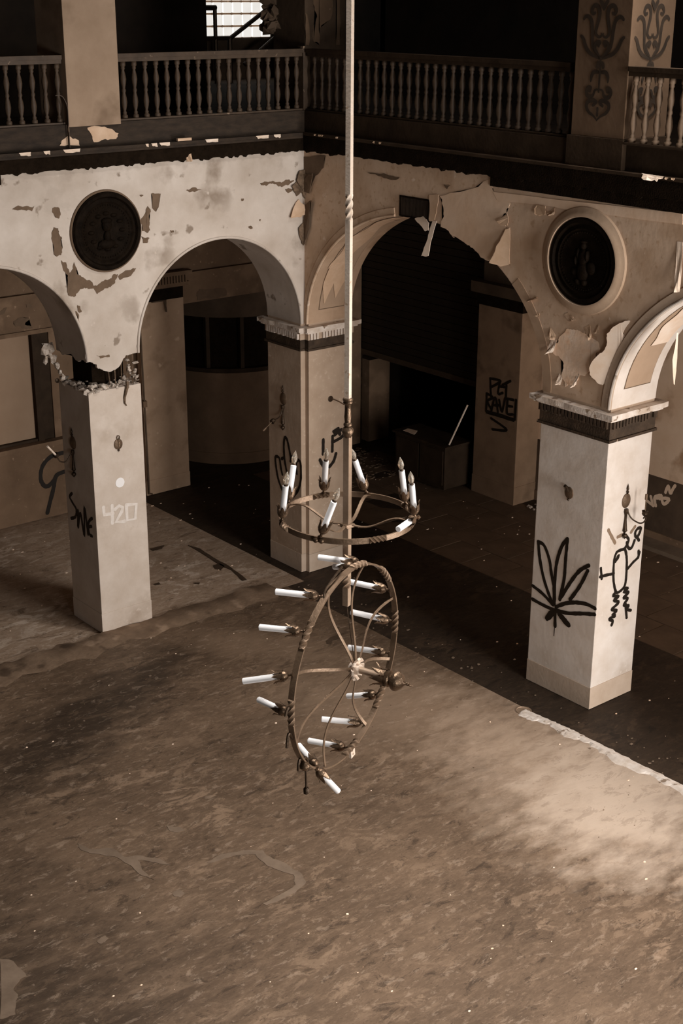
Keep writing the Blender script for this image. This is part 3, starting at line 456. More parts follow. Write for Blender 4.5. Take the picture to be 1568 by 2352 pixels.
# paint losses and flakes on the walls
for p in D['pW1']:
    big = len(p) > 6
    build('paint_loss', sheet(BM(), p, W1, .003, .006, .012 if big else .008, 5 if big else 4), 'patch', wl)
for i, p in enumerate(D['pW2']):
    build('bare_plaster', sheet(BM(), p, W2, .004, .008, .02, 5), 'bare' if i else 'border', wr)
build('frieze_border', sheet(BM(), D['pW2band'][0], W2, .006, .01, .003, 2), 'border', wr)
for p in D['pW2dark']:
    build('paint_loss', sheet(BM(), p, W2, .0065, .008, .006, 3), 'patch', wr)
p = D['bigcurl']
hu = Vector((p[0][0], p[0][1])); hv = Vector((p[12][0], p[12][1])); hd = (hv-hu).normalized()
build('paint_flake', sheet(BM(), p, W2, th=.004, j=.005, sub=3, dfun=lambda u, v: .006+.38*abs((u-hu.x)*hd.y-(v-hu.y)*hd.x)), 'flake', wr)
p = D['triflap']; q0 = Vector(p[3][:2])
build('paint_flake', sheet(BM(), p, W2, th=.004, j=.004, sub=3, dfun=lambda u, v: .006+.3*max(0, u-q0.x)), 'flake_drab', wr)
for i, q in enumerate(D['flk']):
    lift = [.09, .07, .07, .05, .05, .05, .05, .06, .09, .02, .03, .03, .03, .05][i]
    if len(q) != 4:
        cx = sum(a[0] for a in q)/len(q)
        build('paint_flake', sheet(BM(), q, W2, th=.004, j=.006, sub=3, dfun=lambda u, v, cx=cx: .02+.25*abs(u-cx)), 'flake_drab', wr)
    else:
        build('paint_flake', curl(BM(), W2, q, lift, .4), 'flake' if i in (0, 1, 2, 7, 8) else 'flake_drab', wr)
for i, q in enumerate(D['flv']):
    cz = max(a[1] for a in q)
    build('paint_flake', sheet(BM(), q, W2, th=.004, j=.004, sub=3, dfun=lambda u, v, cz=cz, i=i: .01+(.35 if i else .12)*(cz-v)), 'flake' if i else 'flake_drab', wr)
for i, q in enumerate(D['flc']):
    cx = sum(a[0] for a in q)/len(q)
    build('broken_plaster', sheet(BM(), q, W1, th=.006, j=.008, sub=3, dfun=lambda u, v, cx=cx: .008+.35*abs(u-cx)), 'flake_drab' if i == 0 else 'rubble_dark', wl)
for q in D['flc2']:
    cx = sum(a[0] for a in q)/len(q)
    build('broken_plaster', sheet(BM(), q, W2, th=.006, j=.01, sub=3, dfun=lambda u, v, cx=cx: .012+.3*abs(u-cx)), 'patch', wr)
# ------------------------------------------------------------------ cornice, ledge, parapet base of the gallery
def ragged_strip(mp, u0, u1, z0, z1, d0, d1, amp, step, seed):
    R = random.Random(seed); bm = BM(); n = int(abs(u1-u0)/step); prev = None
    us = [u0+(u1-u0)*k/n for k in range(n+1)]
    for k, u in enumerate(us):
        zb = z0-R.choice([0, 0, .3, .5, 1])*amp*R.random()
        row = [bm.verts.new(mp(u, zb, d0)), bm.verts.new(mp(u, zb, d1)), bm.verts.new(mp(u, z1, d1)), bm.verts.new(mp(u, z1, d0))]
        if prev:
            for i in range(4): bm.faces.new((prev[i], prev[(i+1) % 4], row[(i+1) % 4], row[i]))
        else: bm.faces.new(row)
        prev = row
    bm.faces.new(prev[::-1]); bmesh.ops.recalc_face_normals(bm, faces=bm.faces); return bm
tl = K(build('trim_1', ragged_strip(W1, A1[0]-PW, 0, 4.775, 4.93, -.02, .045, .025, .025, 1), 'cornice'))
tr = K(build('trim_2', ragged_strip(W2, B4[0]-.8, 0, 4.78, 4.93, -.02, .045, .03, .03, 2), 'cornice'))
bm = BM(); box(bm, (-.03, -7.2, 4.685), (-.0, -2.76, 4.775)); build('lower_moulding', bm, 'cornice', tr)
bm = BM(); box(bm, (-5.3, -.03, 4.685), (-3.47, 0, 4.775)); build('lower_moulding', bm, 'cornice', tl)
bm = BM(); box(bm, (A1[0]-PW, -.075, 4.93), (-.075, .0, 4.955)); box(bm, (A1[0]-PW, -.06, 4.90), (-.06, .0, 4.93)); build('ledge', bm, 'ledge', tl)
bm = BM(); box(bm, (-.075, B4[0]-.8, 4.93), (0, -.0, 4.955)); build('ledge', bm, 'wood_dark', tr)
# gallery floor slab = ceiling of the arcades
bm = BM(); box(bm, (A1[0]-PW, PW, 4.62), (0, 3.5, 4.95)); box(bm, (A1[0]-PW, 0, 4.78), (0, PW, 4.95)); box(bm, (0, .0, 4.78), (8.0, 3.5, 4.95)); box(bm, (0.0, B4[0]-.8, 4.78), (8, 0, 4.95)); box(bm, (-1, 3.5, 4.62), (8, 8.2, 4.95))
K(build('ceiling', bm, 'arcade_dark'))
bm = BM(); box(bm, (A1[0]-PW, .03, 4.95), (0.05, .17, 5.165)); bl = K(build('trim_3', bm, 'ledge'))
bm = BM(); box(bm, (.03, B4[0]-.8, 4.95), (.17, 0.03, 5.165)); br = K(build('trim_4', bm, 'wood_dark'))
for p in D['basepatch']: build('plaster_patch', sheet(BM(), p, PY(.03), .004, .01, .008, 3), 'flake_drab', bl)
bm = BM(); box(bm, (-1.61, -.08, 4.96), (-1.45, -.05, 4.985)); curl(bm, W1, [(-1.47, 4.97), (-1.42, 4.97), (-1.43, 4.76), (-1.50, 4.76)], .07, 0); build('hanging_strip', bm, 'flake_drab', tl)
R = random.Random(11)
u = -3.6
while u < -.2:                              # white paint flakes along the ledge
    l = R.uniform(.03, .22)
    if R.random() < .55:
        build('paint_flake', curl(BM(), W1, [(u, 4.955), (u+l, 4.957), (u+l*.9, 4.925), (u+l*.1, 4.93)], .03, 0, 4, .003, .008).__class__ and curl(BM(), PY(-.074), [(u, 4.957), (u+l, 4.957), (u+l*.92, 4.925), (u+l*.1, 4.93)], .012, 0, 4), 'flake', tl)
    u += l+R.uniform(.02, .2)
u = -6
for k in range(11):
    u = R.uniform(-5.2, -.2); l = R.uniform(.015, .05)
    build('paint_flake', curl(BM(), PX(-.074), [(u, 4.957), (u+l, 4.957), (u+l*.9, 4.945), (u+l*.1, 4.94)], .01, 0, 4), 'flake_drab', tr)
build('paint_flake', curl(BM(), PX(-.075), [(-4.72, 4.96), (-4.5, 4.965), (-4.55, 4.93), (-4.7, 4.925)], .04, 0, 4, .006, .012), 'flake', tr)
# ------------------------------------------------------------------ floor
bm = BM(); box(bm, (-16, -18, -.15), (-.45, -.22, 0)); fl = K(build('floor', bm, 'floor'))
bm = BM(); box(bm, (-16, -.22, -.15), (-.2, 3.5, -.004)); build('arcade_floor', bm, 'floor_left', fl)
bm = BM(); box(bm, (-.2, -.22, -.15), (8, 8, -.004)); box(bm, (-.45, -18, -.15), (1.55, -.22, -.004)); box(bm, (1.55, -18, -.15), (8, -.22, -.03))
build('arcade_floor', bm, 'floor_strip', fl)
bm = BM()
prev = None; n = 60
for k in range(n+1):                       # low screed ridge along the left arcade
    x = -8+k*(7.4/n); y = -.20+.03*math.sin(k*.9); h = .018+.006*math.sin(k*2.1)
    jj = random.uniform(-.06, .06); row = [bm.verts.new((x, y-.16+jj+.03*math.sin(k*1.7), -.001)), bm.verts.new((x, y-.04, h)), bm.verts.new((x, y+.18, h)), bm.verts.new((x, y+.24+jj+.04*math.sin(k*2.3), -.006))]
    if prev:
        for i in range(3): bm.faces.new((prev[i], prev[i+1], row[i+1], row[i]))
    prev = row
build('screed_ridge', bm, mat('screed', .10, .17, 5, 8, .8, .25, spots=[(.23, 4, .58, .1), (.06, 3, .6, .08)]), fl, smooth=True)
e = D['edge_white']
L_ = [Vector((q[0]-.02+random.uniform(-.02, .02), q[1], 0)) for q in e]
L_ = smooth_line([Vector((-.50, -3.95, 0)), Vector((-.47, -4.3, 0)), Vector((-.45, -4.7, 0)), Vector((-.45, -5.3, 0)), Vector((-.43, -6, 0)), Vector((-.43, -8, 0))], 14)
bm = BM(); prev = None
for k, p in enumerate(L_):
    wd = .055+.03*math.sin(k*.37)+.025*random.random(); hh = .012+.003*random.random()
    row = [bm.verts.new((p.x-wd-random.uniform(0, .03), p.y, -.001)), bm.verts.new((p.x-wd*.5, p.y, hh)), bm.verts.new((p.x+.02, p.y, hh*.8)), bm.verts.new((p.x+.04+random.uniform(0, .02), p.y, -.005))]
    if prev:
        for i in range(3): bm.faces.new((prev[i], prev[i+1], row[i+1], row[i]))
    prev = row
build('broken_edge', bm, 'edge', fl)
PF = PZ(0)
for k in ('fl_patch1', 'fl_patch2', 'fl_patch3', 'fl_patch4', 'fl_patch5', 'fl_patch6'):
    build('worn_patch', sheet(BM(), D[k], PF, .003, .004, .006, 3), 'worn', fl)
for p in D['fl_dark']: build('floor_stain', sheet(BM(), p, PF, .003, .004, .005, 3), 'wet', fl)
dx, dy, _ = D['drain']
bm = BM(); lathe(bm, [(.075, -.002), (.075, .006), (.068, .008), (.066, .003), (.0, .003)], (dx-.06, dy, 0), (0, 0, 1), 24)
tag(build('floor_drain', bm, 'rod_dark', smooth=True), 'small round floor drain cover near the foot of the leaf-painted pier', 'drain')
# arcade tiles (right arcade)
ts = .52; jt = .008; proto = {}
R = random.Random(5)
def tile_mesh():
    bm = BM(); box(bm, (0, 0, 0), (ts-jt, ts-jt, .026), .004); me = bpy.data.meshes.new('floor_tile'); bm.to_mesh(me); bm.free(); me.materials.append(MAT['tile']); return me
TM = tile_mesh(); first = None
for i in range(5):
    for jx in range(20):
        x = 1.56+i*ts; y = -7.2+jx*ts+(ts/2 if i % 2 else 0)
        if x+ts > 3.98 or y > 2.7 or (x > 3.3 and y > -.25): continue
        o = bpy.data.objects.new('floor_tile', TM); COL.objects.link(o); o.parent = fl; o.location = (x, y, -.03+R.uniform(0, .004)); o.rotation_euler = (R.uniform(-.004, .004), R.uniform(-.004, .004), R.uniform(-.004, .004))
# chips of plaster and paint scattered on the floor
def chips(name, n, region, m, seed, smin, smax, z=0.0):
    R = random.Random(seed); bm = BM()
    for _ in range(n):
        x, y = region(R)
        while (-.15 < x < .68 and (-.15 < y < .68 or -4.4 < y < -3.4)) or (-2.8 < x < -2 and -.08 < y < .68): x, y = region(R)
        s = R.uniform(smin, smax)*R.choice([.5, .7, 1, 1]); a = R.random()*6.3
        k = R.randint(4, 6); pts = [(x+s*R.uniform(.5, 1)*math.cos(a+6.283*i/k), y+s*.7*R.uniform(.5, 1)*math.sin(a+6.283*i/k)) for i in range(k)]
        t = [bm.verts.new((px, py, z+.002+s*.25*R.random())) for px, py in pts]; b = [bm.verts.new((px, py, z)) for px, py in pts]
        bm.faces.new(t)
        for i in range(k): bm.faces.new((t[i], b[i], b[(i+1) % k], t[(i+1) % k]))
    bmesh.ops.recalc_face_normals(bm, faces=bm.faces)
    o = build(name, bm, m); o['kind'] = 'stuff'; return o
def reg_main(R): return (R.uniform(-7.5, -.5), R.uniform(-8.5, -.3))
def reg_near(R): return (R.uniform(-5, -.3), -abs(R.gauss(0, .9))-.2)
def reg_right(R): return (-abs(R.gauss(0, .3))-.05, R.uniform(-6, -.3))
def reg_ar(R): return (R.uniform(-4, 1.5), R.uniform(.6, 3.2)) if R.random() < .4 else (R.uniform(.1, 3.6), R.uniform(-5.5, 2))
tag(chips('plaster_chips', 130, reg_main, 'bare', 1, .005, .018), 'pale plaster chips scattered over the atrium floor', 'debris')
tag(chips('plaster_crumbs', 160, reg_near, 'worn', 2, .005, .022), 'dense plaster crumbs along the foot of the left arcade', 'debris')
tag(chips('screed_crumbs', 90, reg_right, 'worn', 3, .006, .03), 'pale crumbs along the broken floor edge by the right arcade', 'debris')
tag(chips('dark_grit', 300, reg_main, 'rubble_dark', 4, .004, .014), 'dark grit and nails scattered over the atrium floor', 'debris')
tag(chips('arcade_litter', 200, reg_ar, 'bare', 6, .006, .025, -.003), 'paint scraps lying on the dark arcade floor', 'debris')
tag(chips('dry_litter', 240, lambda R: (R.uniform(2.3, 3.5), R.uniform(1.9, 3.2)), 'rubble_dark', 8, .02, .06, -.003), 'dark scattered litter on the floor before the roller shutter opening', 'debris')
# ------------------------------------------------------------------ piers
def capital(t, x0, x1, y0, y1, dentil_m, notch=0.0, seed=0, dark=True):
    def ringpoly(g):
        if notch: return [(x0-g, 0-g if g else 0), (0-g, 0-g), (0-g, -E-g), (x1+g, -E-g), (x1+g, y1+g), (x0-g, y1+g)]
        return [(x0-g, y0-g), (x1+g, y0-g), (x1+g, y1+g), (x0-g, y1+g)]
    build('frieze', prism(BM(), ringpoly(.012), 2.63, 2.755), 'dark_band', t)
    build('frieze_bead', prism(BM(), ringpoly(.028), 2.632, 2.656), 'dark_band', t)
    build('bed_moulding', prism(BM(), ringpoly(.022), 2.755, 2.835), 'dark_band' if dentil_m == 'dark_band' else 'pier_dim', t)
    bm = BM(); R = random.Random(seed)
    g = .022; st = .042
    for (face, a, b) in (('x', (x0 if not notch else 0), x1), ('y', (y0 if not notch else 0), y1)):
        k = a
        while k < b-.02:
            if R.random() > .08:
                h = R.choice([0, 0, .01])
                if face == 'x':
                    yy = (y0 if not notch else -E)-g; box(bm, (k, yy-.022, 2.76+h), (k+.026, yy, 2.833))
                else: box(bm, (x0-g-.022, k, 2.76+h), (x0-g, k+.026, 2.833))
            k += st
    build('dentils', bm, dentil_m, t, kind='stuff')
    # abacus with a ragged worn edge
    bm = BM(); poly = ringpoly(.085); P = jag(poly, .006, 14)
    prism(bm, [(p.x, p.y) for p in P], 2.858, 2.905)
    build('abacus', bm, 'abacus', t)
    build('cavetto', prism(BM(), [(p.x, p.y) for p in jag(ringpoly(.055), .004, 10)], 2.833, 2.860), 'abacus', t)
    build('neck_block', prism(BM(), ringpoly(-.004), 2.905, 2.932), 'pier_dim', t)
# pier with 420 (left)
p1 = empty('pier', (X1+PW/2, PW/2, 0), 'left square plaster pier with a burst capital and white painted numbers', 'pier')
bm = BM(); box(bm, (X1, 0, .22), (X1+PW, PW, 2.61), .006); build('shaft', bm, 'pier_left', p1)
bm = BM(); box(bm, (X1-.004, -.004, 0), (X1+PW+.004, PW+.004, .222), .004); build('plinth', bm, 'pier_left', p1)
bm = BM(); box(bm, (X1+.14, .16, 2.6), (X1+PW-.10, PW-.06, 2.96)); build('masonry_core', bm, 'cornice', p1)
bm = BM(); R = random.Random(2)
for k in range(200):
    s = R.choice('ffffllbbc'); q = R.random(); big = R.random()**2
    if s == 'f': c = (X1+q*PW, R.uniform(-.005, .12), 2.60+abs(R.gauss(0, .022+.05*(q > .7))))
    elif s == 'l': c = (X1+R.uniform(.0, .10), q*PW, 2.60+abs(R.gauss(0, .022)))
    elif s == 'c': c = (X1+PW*R.uniform(.78, 1), R.uniform(0, .14), 2.60+R.random()**1.5*.26)
    else: c = (X1+PW*R.uniform(.1, .95), R.uniform(.1, .3), 2.60+R.random()*.06)
    lump(bm, c, .007+.034*big, (R.uniform(.5, 1.5), R.uniform(.5, 1.3), R.uniform(.4, .9)), k)
build('broken_rim', bm, 'rubble', p1, kind='stuff')
bm = BM()
for k in range(5):
    u = X1+.30+k*.06+R.uniform(-.02, .02); tube(bm, [(u, R.uniform(.05, .12), 2.6), (u+R.uniform(-.03, .03), R.uniform(.05, .12), 2.95)], .006, 5)
build('exposed_rods', bm, 'rubble_dark', p1)
bm = BM(); tube(bm, [(X1+.44, -.01, 2.66), (X1+.43, -.02, 2.60), (X1+.40, -.012, 2.5), (X1+.40, -.008, 2.44), (X1+.42, -.006, 2.41)], [.018, .016, .012, .01, .006], 6); build('torn_lath_strip', bm, 'rubble_dark', p1)
rg = D['ragged']; poly = [(X1-.0, 3.05)]+[(min(max(q[0], X1), X1+PW), q[1]) for q in rg[1:]]+[(X1+PW, 3.05)]
bm = BM(); sheet(bm, poly, W1, .001, .035, .006, 3); build('plaster_skirt', bm, 'wall_pale', wl)
bm = BM(); sheet(bm, [(PW*f, z) for f, z in ((0, 3.0), (0, 2.92), (.15, 2.93), (.3, 2.90), (.5, 2.95), (.8, 2.9), (.95, 2.97), (1, 3.0))], PX(X1), .001, .03, .006, 3); build('plaster_skirt', bm, 'wall_pale', wl)
bm = BM()
for i, (x, y, z) in enumerate([(-.10, .58, 2.98), (-.14, .58, 2.94), (-.09, .57, 2.90), (-.06, .55, 2.85), (-.04, .52, 2.79), (-.03, .50, 2.73), (-.02, .47, 2.67)]): lump(bm, (X1+x, y, z), .055-.004*i, (.9, .8, 1.2), 40+i)
lump(bm, (X1-.14, .58, 2.86), .03, (.7, .7, 1.9), 60); build('hanging_plaster', bm, 'rubble', p1)
bm = BM(); ribbons(bm, D['g420'], W1, .040, .0018, smooth=False); build('painted_numbers', bm, 'spray_white', p1)
bm = BM(); lathe(bm, [(.052, 0), (.052, .004), (.0, .004)], (D['disc'][0], 0, D['disc'][2]), (0, -1, 0), 24); build('white_disc', bm, plain('white_disc_paint', .85, .6, sat=.5), p1)
bm = BM(); ribbons(bm, D['gswe'], PX(X1), .034, .0018); build('graffiti', bm, 'spray', p1)
# corner pier
p2 = empty('pier', (.25, .25, 0), 'square corner pier with pale dentils, where both arcades meet', 'pier')
poly = [(-E, 0), (0, 0), (0, -E), (PW, -E), (PW, PW), (-E, PW)]
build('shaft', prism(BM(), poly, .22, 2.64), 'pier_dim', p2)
build('plinth', prism(BM(), [(x-(.004 if x < 0 else 0), y) for x, y in poly], 0, .222), 'plinth', p2)
capital(p2, -E, PW, -E, PW, 'abacus', notch=1, seed=4)
bm = BM(); ribbons(bm, D['ghand'], PX(-E), .036, .0018); build('graffiti', bm, 'spray', p2)
bm = BM(); ribbons(bm, D['gup'], PY(-E), .042, .0018); ribbons(bm, D['gdrip'], PY(-E), .005, .0022); build('graffiti', bm, 'spray', p2)
bm = BM(); lathe(bm, [(.035, 0), (.035, .006), (.03, .008), (.0, .008)], (D['hole'][0], -E, D['hole'][2]), (0, -1, 0), 18); build('wall_socket', bm, 'black_metal', p2)
h = Vector((D['hole'][0]+.02, -E, D['hole'][2])); bm = BM(); tube(bm, [h, h+Vector((.03, -.08, -.02)), h+Vector((.05, -.16, -.045))], .007, 6); build('bare_bolt', bm, 'iron', p2)
# leaf pier
p3 = empty('pier', (PW/2, (Y3+Y3T)/2, 0), 'right square pier with dark capital and spray-painted black leaf', 'pier')
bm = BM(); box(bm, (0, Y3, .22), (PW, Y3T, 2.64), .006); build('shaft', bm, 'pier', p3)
bm = BM(); box(bm, (-.004, Y3-.004, 0), (PW+.004, Y3T+.004, .222), .004); build('plinth', bm, 'plinth', p3)
capital(p3, 0, PW, Y3, Y3T, 'dark_band', seed=9)
bm = BM(); ribbons(bm, D['gleaf'], W2, .037, .0018); ribbons(bm, D['gleafdrip'], W2, .009, .0018); build('graffiti', bm, 'spray', p3)
bm = BM(); ribbons(bm, D['gfig'], PY(Y3), .031, .0018); build('graffiti', bm, 'spray', p3)
bm = BM(); ribbons(bm, D['gfig2'], PY(Y3), .034, .0014); build('graffiti', bm, 'spray_brown', p3, label='thin brown spray strokes')
# ------------------------------------------------------------------ medallions
def medallion(mp, out, cu, cz, r, label, frame_m, figure):
    base = mp(cu, cz, 0); t = empty('medallion', base, label, 'medallion')
    L = Vector((0, 0, 0)); ax = Vector(out)
    build('disc', lathe(BM(), [(r*.99, 0), (r*.99, .03), (r*.95, .045), (r*.88, .045), (r*.84, .02), (r*.8, .018), (r*.74, .03), (r*.70, .018), (0, .012)], L, ax, 64), 'bronze', t, local=True, smooth=True)
    if frame_m: build('cove_frame', lathe(BM(), [(r*1.24, .0), (r*1.22, .02), (r*1.12, .035), (r*1.06, .05), (r*1.01, .05), (r*.995, .03), (r*.995, 0)], L, ax, 64), 'cove', t, local=True, smooth=True)
    else: build('bead_frame', lathe(BM(), [(r*1.05, .0), (r*1.04, .012), (r*1.0, .02), (r*.99, 0)], L, ax, 64), 'patch', t, local=True, smooth=True)
    bm = BM(); X = mp(1, 0, 0)-mp(0, 0, 0); Z = Vector((0, 0, 1))
    for k in range(56):
        a = 6.2832*k/56; c = (X*math.cos(a)+Z*math.sin(a))*r*.66+ax*.018
        bmesh.ops.create_icosphere(bm, subdivisions=1, radius=.009, matrix=Matrix.Translation(c))
    build('bead_ring', bm, 'bronze', t, local=True, kind='stuff')
    bm = BM()
    def el(u, z, su, sz, d=.02, rot=0):
        m = Matrix.Translation(X*u+Z*z+ax*d)
        b = Matrix((X*su, ax*.03, Z*sz)).transposed().to_4x4()
        bmesh.ops.create_icosphere(bm, subdivisions=2, radius=1, matrix=m @ b)
    if figure:
        el(0, .13, .028, .034); el(.0, .165, .034, .014); el(0, .03, .05, .08); el(-.005, -.09, .06, .10); el(.05, .06, .016, .05); el(.07, .0, .014, .05); el(-.05, .05, .016, .05); el(-.09, -.05, .05, .06, .012); el(.09, -.1, .035, .04, .012); el(-.03, -.18, .03, .03); el(.04, -.18, .03, .03)
    else:
        el(0, .06, .055, .065); el(0, .1, .06, .03); el(0, -.05, .04, .06); el(-.01, -.12, .10, .05)
        for k in range(12): el(.17*math.cos(k*.5236), .17*math.sin(k*.5236), .040, .022, .006)
    build('relief', bm, 'bronze', t, local=True, smooth=True)
    return t
medallion(W1, (0, -1, 0), -2.41, 4.165, .375, 'dark round relief medallion on the pale left wall', False, False)
medallion(W2, (-1, 0, 0), -3.90, 4.165, .375, 'dark round medallion with robed figure in a pale frame, right wall', True, True)
# ------------------------------------------------------------------ vent grille
t = empty('vent_grille', (0, -1.73, 4.28), 'small dark metal vent grille above the wide right arch', 'vent')
bm = BM()
for a, b in (((-1.94, 4.27), (-1.52, 4.285)), ((-1.94, 4.455), (-1.52, 4.47)), ((-1.94, 4.27), (-1.925, 4.47)), ((-1.535, 4.27), (-1.52, 4.47))): box(bm, (-.012, a[0], a[1]), (0.0, b[0], b[1]))
build('frame', bm, 'cornice', t)
bm = BM(); box(bm, (-.002, -1.925, 4.285), (0, -1.535, 4.455)); build('backing', bm, 'cornice', t)
bm = BM()
for k in range(22): box(bm, (-.010, -1.92+k*.0175, 4.285), (-.003, -1.912+k*.0175, 4.455))
build('louvres', bm, 'stain', t, kind='stuff')
# ------------------------------------------------------------------ wall sconces (local: wall plane = XZ, out = -Y)
def sconce(loc, rotz, label, arms):
    t = empty('wall_sconce', loc, label, 'sconce', rot=(0, 0, rotz))
    b = lambda n, bm, m='black_metal': build(n, bm, m, t, local=True, smooth=True)
    bm = BM(); lathe(bm, [(.0, .022), (.03, .02), (.05, .012), (.058, .004), (.058, 0)], (0, 0, 0), (0, -1, 0), 24); bmesh.ops.scale(bm, vec=(1, 1, 1.22), verts=bm.verts); b('backplate', bm, 'bronze_plate')
    b('finial', lathe(BM(), [(.004, 0), (.014, .02), (.006, .035), (.012, .05), (.0, .10)], (0, -.012, .068), (0, 0, 1), 10))
    b('stem', lathe(BM(), [(.018, 0), (.022, .03), (.010, .06), (.010, .10), (.020, .20), (.024, .21), (.012, .225), (.0, .24)], (0, -.014, -.075), (0, 0, -1), 12))
    b('pendant', lathe(BM(), [(.0, 0), (.022, .01), (.026, .025), (.014, .045), (.0, .06)], (0, -.016, -.31), (0, 0, -1), 12))
    for (pts, cup, tip, sl) in arms:
        b('arm', tube(BM(), smooth_line(pts, 6), .007, 8))
        c = Vector(cup); d = (Vector(tip)-c).normalized(); L = (Vector(tip)-c).length
        b('candle_cup', lathe(BM(), [(.0, -.01), (.018, 0), (.028, .015), (.026, .03), (.030, .045), (.018, .035), (.0, .03)], c, d, 12))
        if sl: b('candle_sleeve', lathe(BM(), [(.011, 0), (.011, L*.75), (.0, L*.75)], c+d*.03, d, 10), 'rod')
        else: b('socket_stem', lathe(BM(), [(.005, 0), (.005, L*.7), (.012, L*.72), (.012, L), (.0, L)], c+d*.02, d, 8), 'iron')
    return t
MAT['bronze_plate'] = mat('sconce_bronze', .06, .12, 16, 5, .5, .2, metal=.5)
s3 = D['s3']; sconce((s3[0], Y3, s3[2]), 0, 'tarnished sconce with one curled arm on the bright side of the leaf pier', [([(0, -.02, -.08), (.03, -.05, -.16), (.07, -.11, -.20), (.10, -.14, -.19), (.115, -.15, -.155), (.10, -.145, -.14), (.09, -.14, -.155)], (.10, -.145, -.125), (.10, -.145, .06), False)])
s1 = D['s1']; sconce((X1, s1[1], s1[2]), -math.pi/2, 'dark sconce with a leaning candle on the shaded side of the left pier', [([(0, -.02, -.09), (.02, -.10, -.17), (.03, -.17, -.16), (.03, -.20, -.12)], (.03, -.205, -.10), (.07, -.34, .06), True)])
s2 = D['s2']; sconce((-E, s2[1], s2[2]), -math.pi/2, 'broken sconce with a drooping arm on the corner pier', [([(0, -.02, -.10), (.01, -.06, -.19), (.02, -.14, -.215)], (.02, -.15, -.21), (.03, -.30, -.30), False)])
def backplate(loc, rotz, label, loop):
    t = empty('sconce_backplate', loc, label, 'sconce', rot=(0, 0, rotz))
    bm = BM(); lathe(bm, [(.0, .016), (.03, .016), (.048, .008), (.05, 0)], (0, 0, 0), (0, -1, 0), 22); bmesh.ops.scale(bm, vec=(1, 1, 1.15), verts=bm.verts); build('plate', bm, 'bronze_plate', t, local=True, smooth=True)
    build('bottom_knob', lathe(BM(), [(.010, 0), (.012, .012), (.0, .024)], (0, -.008, -.055), (0, 0, -1), 10), 'black_metal', t, local=True, smooth=True)
    if loop:
        build('hook_loop', tube(BM(), [(.016*math.cos(a), -.012, .072+.020*math.sin(a)) for a in [6.283*k/14 for k in range(15)]], .0045, 6), 'brass', t, local=True, smooth=True)
        build('mount_bar', box(BM(), (-.008, -.022, -.03), (.008, -.012, .06)), 'brass', t, local=True)
    else:
        build('mount_stub', tube(BM(), [(-.01, -.01, .02), (-.012, -.03, .06), (-.014, -.05, .075)], .016, 8), 'black_metal', t, local=True, smooth=True)
backplate((D['b1'][0], 0, D['b1'][2]), 0, 'bare round sconce plate with a wire loop above the white painted disc', True)
backplate((0, D['b3'][1], D['b3'][2]), -math.pi/2, 'bare dark sconce plate above the painted leaf', False)
t = empty('wall_sconce', (X1+PW, .28, 1.93), 'broken metal sconce arm sticking out from the hidden side of left pier', 'sconce')
build('arm', tube(BM(), [(0, 0, 0), (.05, -.03, .01), (.09, -.05, .02)], .006, 6), 'black_metal', t, local=True)
build('socket', lathe(BM(), [(.011, 0), (.013, .03), (.0, .035)], (.09, -.05, .02), (.8, -.4, .2), 10), 'brass', t, local=True)
# ------------------------------------------------------------------ gallery: balustrades, piers, rooms behind
prof = [(.030, 0), (.030, .03), (.018, .04), (.022, .055), (.014, .07), (.024, .11), (.030, .15), (.026, .19), (.016, .235), (.022, .25), (.022, .262), (.016, .277), (.026, .325), (.030, .36), (.024, .40), (.014, .44), (.022, .455), (.018, .47), (.028, .48), (.028, .52)]
bm = BM(); lathe(bm, prof, (0, 0, 0), (0, 0, 1), 12)
BME = {}
for k in ('wood', 'wood_lit'):
    me = bpy.data.meshes.new('baluster'); b2 = bm.copy(); b2.to_mesh(me); b2.free()
    for p in me.polygons: p.use_smooth = True
    BME[k] = me
bm.free()
MAT['wood_lit'] = mat('gallery_wood_lit', .13, .2, 5, 6, .6, .15)  # same gallery wood, lightened as if lit
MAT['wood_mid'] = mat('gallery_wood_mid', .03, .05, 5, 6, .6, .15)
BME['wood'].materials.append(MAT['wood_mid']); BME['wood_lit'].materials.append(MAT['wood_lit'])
def balustrade(label, along, a, b, fixed, us, posts=(), wm='wood', bmk='wood'):
    mid = (a+b)/2; base = (mid, fixed, 5.165) if along == 'x' else (fixed, mid, 5.165)
    t = empty('balustrade', base, label, 'balustrade')
    def bx(u0, u1, hw, z0, z1):
        return box(BM(), (u0, fixed-hw, z0), (u1, fixed+hw, z1), .004) if along == 'x' else box(BM(), (fixed-hw, u0, z0), (fixed+hw, u1, z1), .004)
    build('handrail', bx(a, b, .055, 5.735, 5.775), wm, t); build('sub_rail', bx(a, b, .042, 5.70, 5.737), wm, t); build('bottom_rail', bx(a, b, .045, 5.165, 5.185), wm, t)
    for u in us:
        o = bpy.data.objects.new('baluster', BME[bmk]); COL.objects.link(o); o.parent = t
        p = Vector((u, fixed, 5.183)) if along == 'x' else Vector((fixed, u, 5.183)); o.location = p-Vector(base)
    for (u, w_) in posts:
        c = (u, fixed) if along == 'x' else (fixed, u)
        build('newel_post', box(BM(), (c[0]-w_, c[1]-w_, 5.165), (c[0]+w_, c[1]+w_, 5.80), .005), wm, t)
    return t
gp1x = empty('gallery_pier', (-2.45, .26, 5.15), 'plain pale square gallery pier above the left medallion', 'pier')
st = (2.08-.02)/17
bm = BM(); sweep(bm, smooth_line([(-2.86, .0, 5.43), (-2.80, -.01, 5.42), (-2.755, -.01, 5.33), (-2.75, -.005, 5.2), (-2.748, 0, 4.96)], 5), (0, 1, 0), .03, .006); build('curled_strip', bm, 'wood', gp1x)
balustrade('dark turned-baluster balustrade left of the pale gallery pier', 'x', -5.3, -2.74, .10, [-2.775-k*.1275 for k in range(20)])
